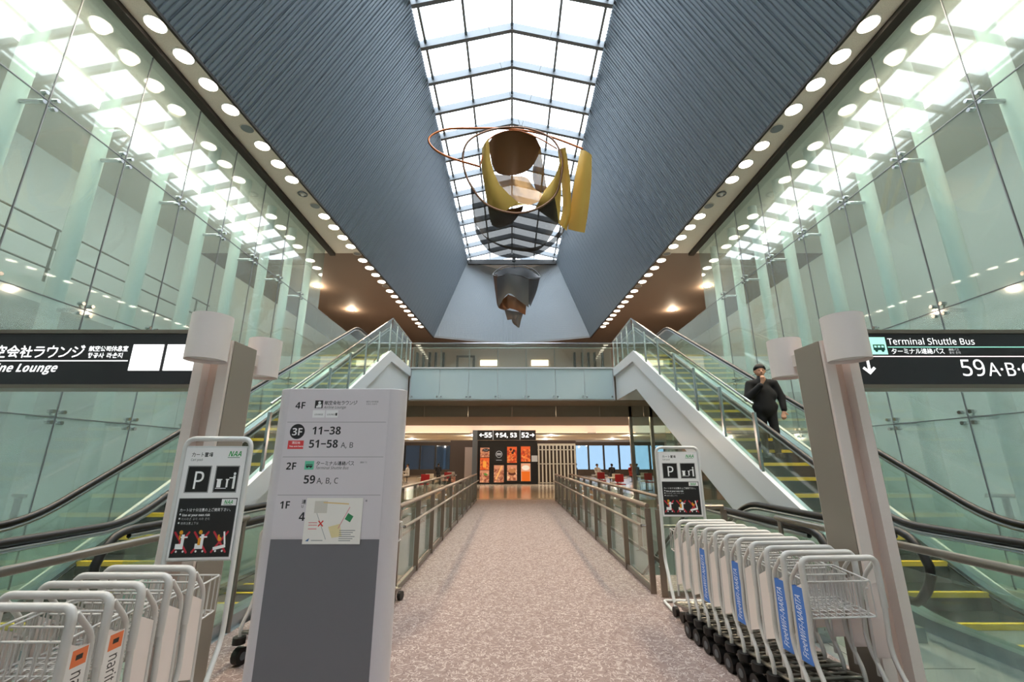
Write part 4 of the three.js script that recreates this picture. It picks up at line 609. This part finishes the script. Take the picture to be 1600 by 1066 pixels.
{
  const t = thing('hanging_sculpture', 'smaller hanging sculpture of nested bronze and grey metal sheets by the end wall', 'sculpture', null, [0.22, 9.8, 21]);
  const { loft, wire } = sculptor(t, 435, 830, 0.0111, 0.37);
  loft('grey_sheet', [[345, 755, 0.5], [390, 738, 0.9], [450, 742, 1.0], [490, 760, 0.85]], [[352, 890, 0.5], [402, 826, 0.9], [450, 860, 1.0], [490, 888, 0.85]], M.steelSheet, 0.05);
  loft('bronze_sheet', [[327, 735, -0.2], [338, 820, 0], [352, 890, 0.1], [378, 902, 0.3]], [[350, 742, 0.45], [360, 820, 0.55], [376, 872, 0.6], [392, 895, 0.6]], M.bronze, 0.08);
  loft('grey_sheet', [[490, 760, 0.85], [490, 830, 0.85], [490, 872, 0.85]], [[545, 750, 0], [527, 820, 0.05], [500, 886, 0.2]], M.steelSheet, 0.08);
  loft('grey_sheet', [[328, 735, -0.2], [390, 702, -0.85], [470, 700, -0.85], [545, 748, -0.1]], [[345, 805, -0.1], [400, 800, -0.75], [470, 800, -0.75], [527, 805, 0]], M.steelSheet, 0.05);
  loft('bronze_sheet', [[395, 830, 0.5], [435, 845, 0.7], [480, 878, 0.5]], [[390, 890, 0.5], [430, 900, 0.7], [476, 924, 0.5]], M.bronze, 0.06);
  loft('roll_inside', [[354, 888, 0.3], [376, 850, 0.2], [402, 828, 0.3]], [[376, 902, 0.3], [390, 900, 0.25], [402, 896, 0.3]], M.insideBrown, -0.1);
  loft('grey_sheet', [[380, 898, 0.2], [420, 905, 0.45], [468, 912, 0.2]], [[394, 948, 0.2], [420, 944, 0.4], [456, 950, 0.2]], M.steelSheet, 0.05);
  loft('grey_sheet', [[412, 925, 0.2], [418, 960, 0.2], [440, 981, 0.2]], [[461, 922, 0.3], [456, 950, 0.3], [449, 983, 0.3]], M.steelSheet, 0.15);
  wire('top_ring', [[328, 735, -0.1], [368, 702, -0.6], [440, 692, -0.8], [510, 708, -0.6], [545, 748, 0], [500, 762, 0.8], [430, 744, 1.0], [350, 748, 0.6]], 0.02, M.black, true);
  mesh('hanging_hub', [new THREE.CylinderGeometry(0.1, 0.1, 0.2, 14).translate(-0.12, 1.95, 0), rod(new THREE.Vector3(-0.12, 1.9, 0), new THREE.Vector3(-0.05, 1.4, -0.6), 0.012, 6), rod(new THREE.Vector3(-0.12, 2.0, 0), new THREE.Vector3(-0.12, 4.5, 0), 0.008, 5)], M.black, t);
}

// ================================================================ PEOPLE
function field(parts, c, half, res) {   // parts: [ax,ay,az, bx,by,bz, ra, rb]
  const mc = new MarchingCubes(res, M.cloth, false, false, 200000); mc.isolation = 0; const K = 0.03;
  for (let z = 0; z < res; z++) for (let y = 0; y < res; y++) for (let x = 0; x < res; x++) {
    const p = [x, y, z].map((q, i) => c[i] + (q / (res / 2) - 1) * half); let d = 1e9;
    for (const [ax, ay, az, bx_, by_, bz_, ra, rb_] of parts) {
      const ux = bx_ - ax, uy = by_ - ay, uz = bz_ - az, l2 = ux * ux + uy * uy + uz * uz || 1e-9; let h = ((p[0] - ax) * ux + (p[1] - ay) * uy + (p[2] - az) * uz) / l2; h = Math.max(0, Math.min(1, h));
      const q = Math.hypot(p[0] - ax - ux * h, p[1] - ay - uy * h, p[2] - az - uz * h) - (ra + (rb_ - ra) * h); const k = Math.max(K - Math.abs(d - q), 0) / K; d = Math.min(d, q) - k * k * K * 0.25;
    }
    mc.field[x + y * res + z * res * res] = -d;
  }
  mc.update(); const n = mc.count, pos = new Float32Array(n * 3), nor = new Float32Array(n * 3);
  for (let i = 0; i < n; i++) for (let k = 0; k < 3; k++) { pos[i * 3 + k] = c[k] + mc.positionArray[i * 3 + k] * half; nor[i * 3 + k] = mc.normalArray[i * 3 + k]; }
  const g = new THREE.BufferGeometry(); g.setAttribute('position', new THREE.BufferAttribute(pos, 3)); g.setAttribute('normal', new THREE.BufferAttribute(nor, 3)); g.setAttribute('uv', new THREE.BufferAttribute(new Float32Array(n * 2), 2)); return g;
}
{ // rider on the escalator, facing the camera (+z), one hand raised to the mouth, the other by the side
  const y0 = ramp(7.95, 5.0, 14.0, 1), t = thing('person', 'person in black jacket and trousers riding the escalator with one hand at the mouth', 'person', null, [4.6, y0, 7.95], -0.25);
  const body = [[0, 0.86, 0, 0, 1.15, 0, 0.17, 0.165], [-0.09, 1.1, 0, 0.09, 1.1, 0, 0.13, 0.13], [-0.1, 0.9, 0, 0.1, 0.9, 0, 0.11, 0.11], [-0.13, 1.32, 0, 0.13, 1.32, 0, 0.085, 0.085], [0, 1.2, 0, 0, 1.36, 0, 0.14, 0.1], [0, 1.36, 0, 0, 1.46, 0.01, 0.05, 0.048],
    [-0.08, 0.88, 0, -0.09, 0.47, 0.02, 0.1, 0.065], [-0.09, 0.47, 0.02, -0.09, 0.08, -0.02, 0.065, 0.05], [0.08, 0.88, 0, 0.1, 0.47, 0.03, 0.1, 0.065], [0.1, 0.47, 0.03, 0.1, 0.08, 0.0, 0.065, 0.05],
    [-0.2, 1.32, 0, -0.28, 1.06, 0.06, 0.075, 0.065], [-0.28, 1.06, 0.06, -0.08, 1.26, 0.2, 0.065, 0.05], [0.2, 1.32, 0, 0.29, 1.06, 0, 0.075, 0.065], [0.29, 1.06, 0, 0.28, 0.84, 0.07, 0.062, 0.05]];
  mesh('body', field(body, [0, 0.8, 0.03], 0.86, 96), M.cloth, t);
  const head = [[0, 1.53, 0.01, 0, 1.58, 0.0, 0.075, 0.088], [0, 1.49, 0.045, 0, 1.5, 0.06, 0.04, 0.035], [0, 1.545, 0.09, 0, 1.53, 0.105, 0.01, 0.014], [-0.085, 1.54, 0, -0.085, 1.56, 0, 0.014, 0.016], [0.085, 1.54, 0, 0.085, 1.56, 0, 0.014, 0.016]];
  const hd = mesh('head', field(head, [0, 1.56, 0.01], 0.17, 56), M.skin, t);
  mesh('hair', field([[0, 1.6, -0.025, 0, 1.615, 0.0, 0.09, 0.085], [0, 1.55, -0.045, 0, 1.6, -0.03, 0.075, 0.08], [-0.05, 1.625, 0.045, 0.05, 1.625, 0.045, 0.032, 0.032], [-0.08, 1.56, -0.02, -0.075, 1.6, 0.01, 0.02, 0.03], [0.08, 1.56, -0.02, 0.075, 1.6, 0.01, 0.02, 0.03]], [0, 1.59, 0], 0.17, 48), M.hair, hd);
  for (const x of [-0.03, 0.03]) mesh('eye', new THREE.SphereGeometry(0.009, 8, 6).translate(x, 1.56, 0.084), M.black, hd);
  const hand = (x, y, z, up, nm) => { const d = up ? 1 : -1, p = [[x, y, z, x + 0.02 * d, y + 0.06 * d, z + 0.01, 0.026, 0.028]]; for (let k = 0; k < 4; k++) { const o = -0.024 + k * 0.016, l = [0.05, 0.06, 0.057, 0.045][k]; p.push([x + 0.02 * d + o, y + 0.07 * d, z + 0.01, x + 0.02 * d + o, y + (0.07 + l * 0.6) * d, z + 0.025, 0.009, 0.009], [x + 0.02 * d + o, y + (0.07 + l * 0.6) * d, z + 0.025, x + 0.02 * d + o, y + (0.07 + l) * d, z + 0.01, 0.009, 0.008]); } p.push([x + 0.02, y + 0.02 * d, z + 0.01, x + 0.05, y + 0.06 * d, z + 0.03, 0.011, 0.009]); mesh(nm, field(p, [x, y + 0.05 * d, z], 0.1, 56), M.skin, t); };
  hand(-0.05, 1.3, 0.2, true, 'hand'); hand(0.27, 0.8, 0.075, false, 'hand');
  for (const x of [-0.09, 0.1]) mesh('shoe', rb(0.1, 0.08, 0.26, 0.035, x, 0.045, -0.05), M.black, t);
}
{ // small seated figures far off in the food court
  const sit = field([[0, 0.5, 0, 0, 0.85, 0, 0.15, 0.14], [-0.13, 0.95, 0, 0.13, 0.95, 0, 0.08, 0.08], [0, 0.95, 0, 0, 1.05, 0.01, 0.05, 0.05], [-0.09, 0.5, 0, -0.09, 0.48, 0.4, 0.09, 0.07], [0.09, 0.5, 0, 0.09, 0.48, 0.4, 0.09, 0.07], [-0.09, 0.48, 0.4, -0.09, 0.06, 0.4, 0.065, 0.05], [0.09, 0.48, 0.4, 0.09, 0.06, 0.4, 0.065, 0.05], [-0.19, 0.95, 0, -0.22, 0.7, 0.08, 0.055, 0.045], [-0.22, 0.7, 0.08, -0.1, 0.74, 0.32, 0.045, 0.035], [0.19, 0.95, 0, 0.22, 0.7, 0.08, 0.055, 0.045], [0.22, 0.7, 0.08, 0.1, 0.74, 0.32, 0.045, 0.035]], [0, 0.6, 0.15], 0.64, 44);
  const headG = field([[0, 1.14, 0, 0, 1.19, 0, 0.075, 0.09], [0, 1.1, 0.04, 0, 1.11, 0.05, 0.04, 0.035]], [0, 1.16, 0], 0.18, 32), hairG = field([[0, 1.2, -0.03, 0, 1.21, 0, 0.095, 0.09]], [0, 1.18, 0], 0.18, 28);
  const coats = [[0x1b1c22, 'dark'], [0xcfcac2, 'pale'], [0xa03028, 'red'], [0x2a3448, 'navy']];
  for (const [i, [x, Z, c]] of [[-7.6, 33, 1], [-9.4, 35, 3], [-6.0, 37, 0], [6.2, 33, 1], [7.6, 34.5, 0], [8.8, 33.5, 2], [9.9, 36, 3], [11.4, 34, 0], [5.2, 37, 3]].entries()) {
    const t = thing('person', 'seated person in a ' + coats[c][1] + ' top in the food court ' + (x < 0 ? 'before the dark windows' : 'before the bright windows'), 'person', 'people seated in the food court', [x, 0, Z], rnd() * 6);
    mesh('body', sit, std(coats[c][0], 0.9), t); const h = mesh('head', headG, M.skin, t); mesh('hair', hairG, M.hair, h); const so = thing('stool', 'dark round-based stool under a seated diner', 'stool', 'stools in the food court', [x, 0, Z], t.rotation.y); mesh('seat', rb(0.36, 0.06, 0.36, 0.02, 0, 0.37, 0), M.dark, so); mesh('stem', rod(V(0, 0, 0), V(0, 0.36, 0), 0.03), M.dark, so); mesh('foot', new THREE.CylinderGeometry(0.16, 0.18, 0.02, 16).translate(0, 0.01, 0), M.dark, so);
  }
}
renderer.render(scene, camera);
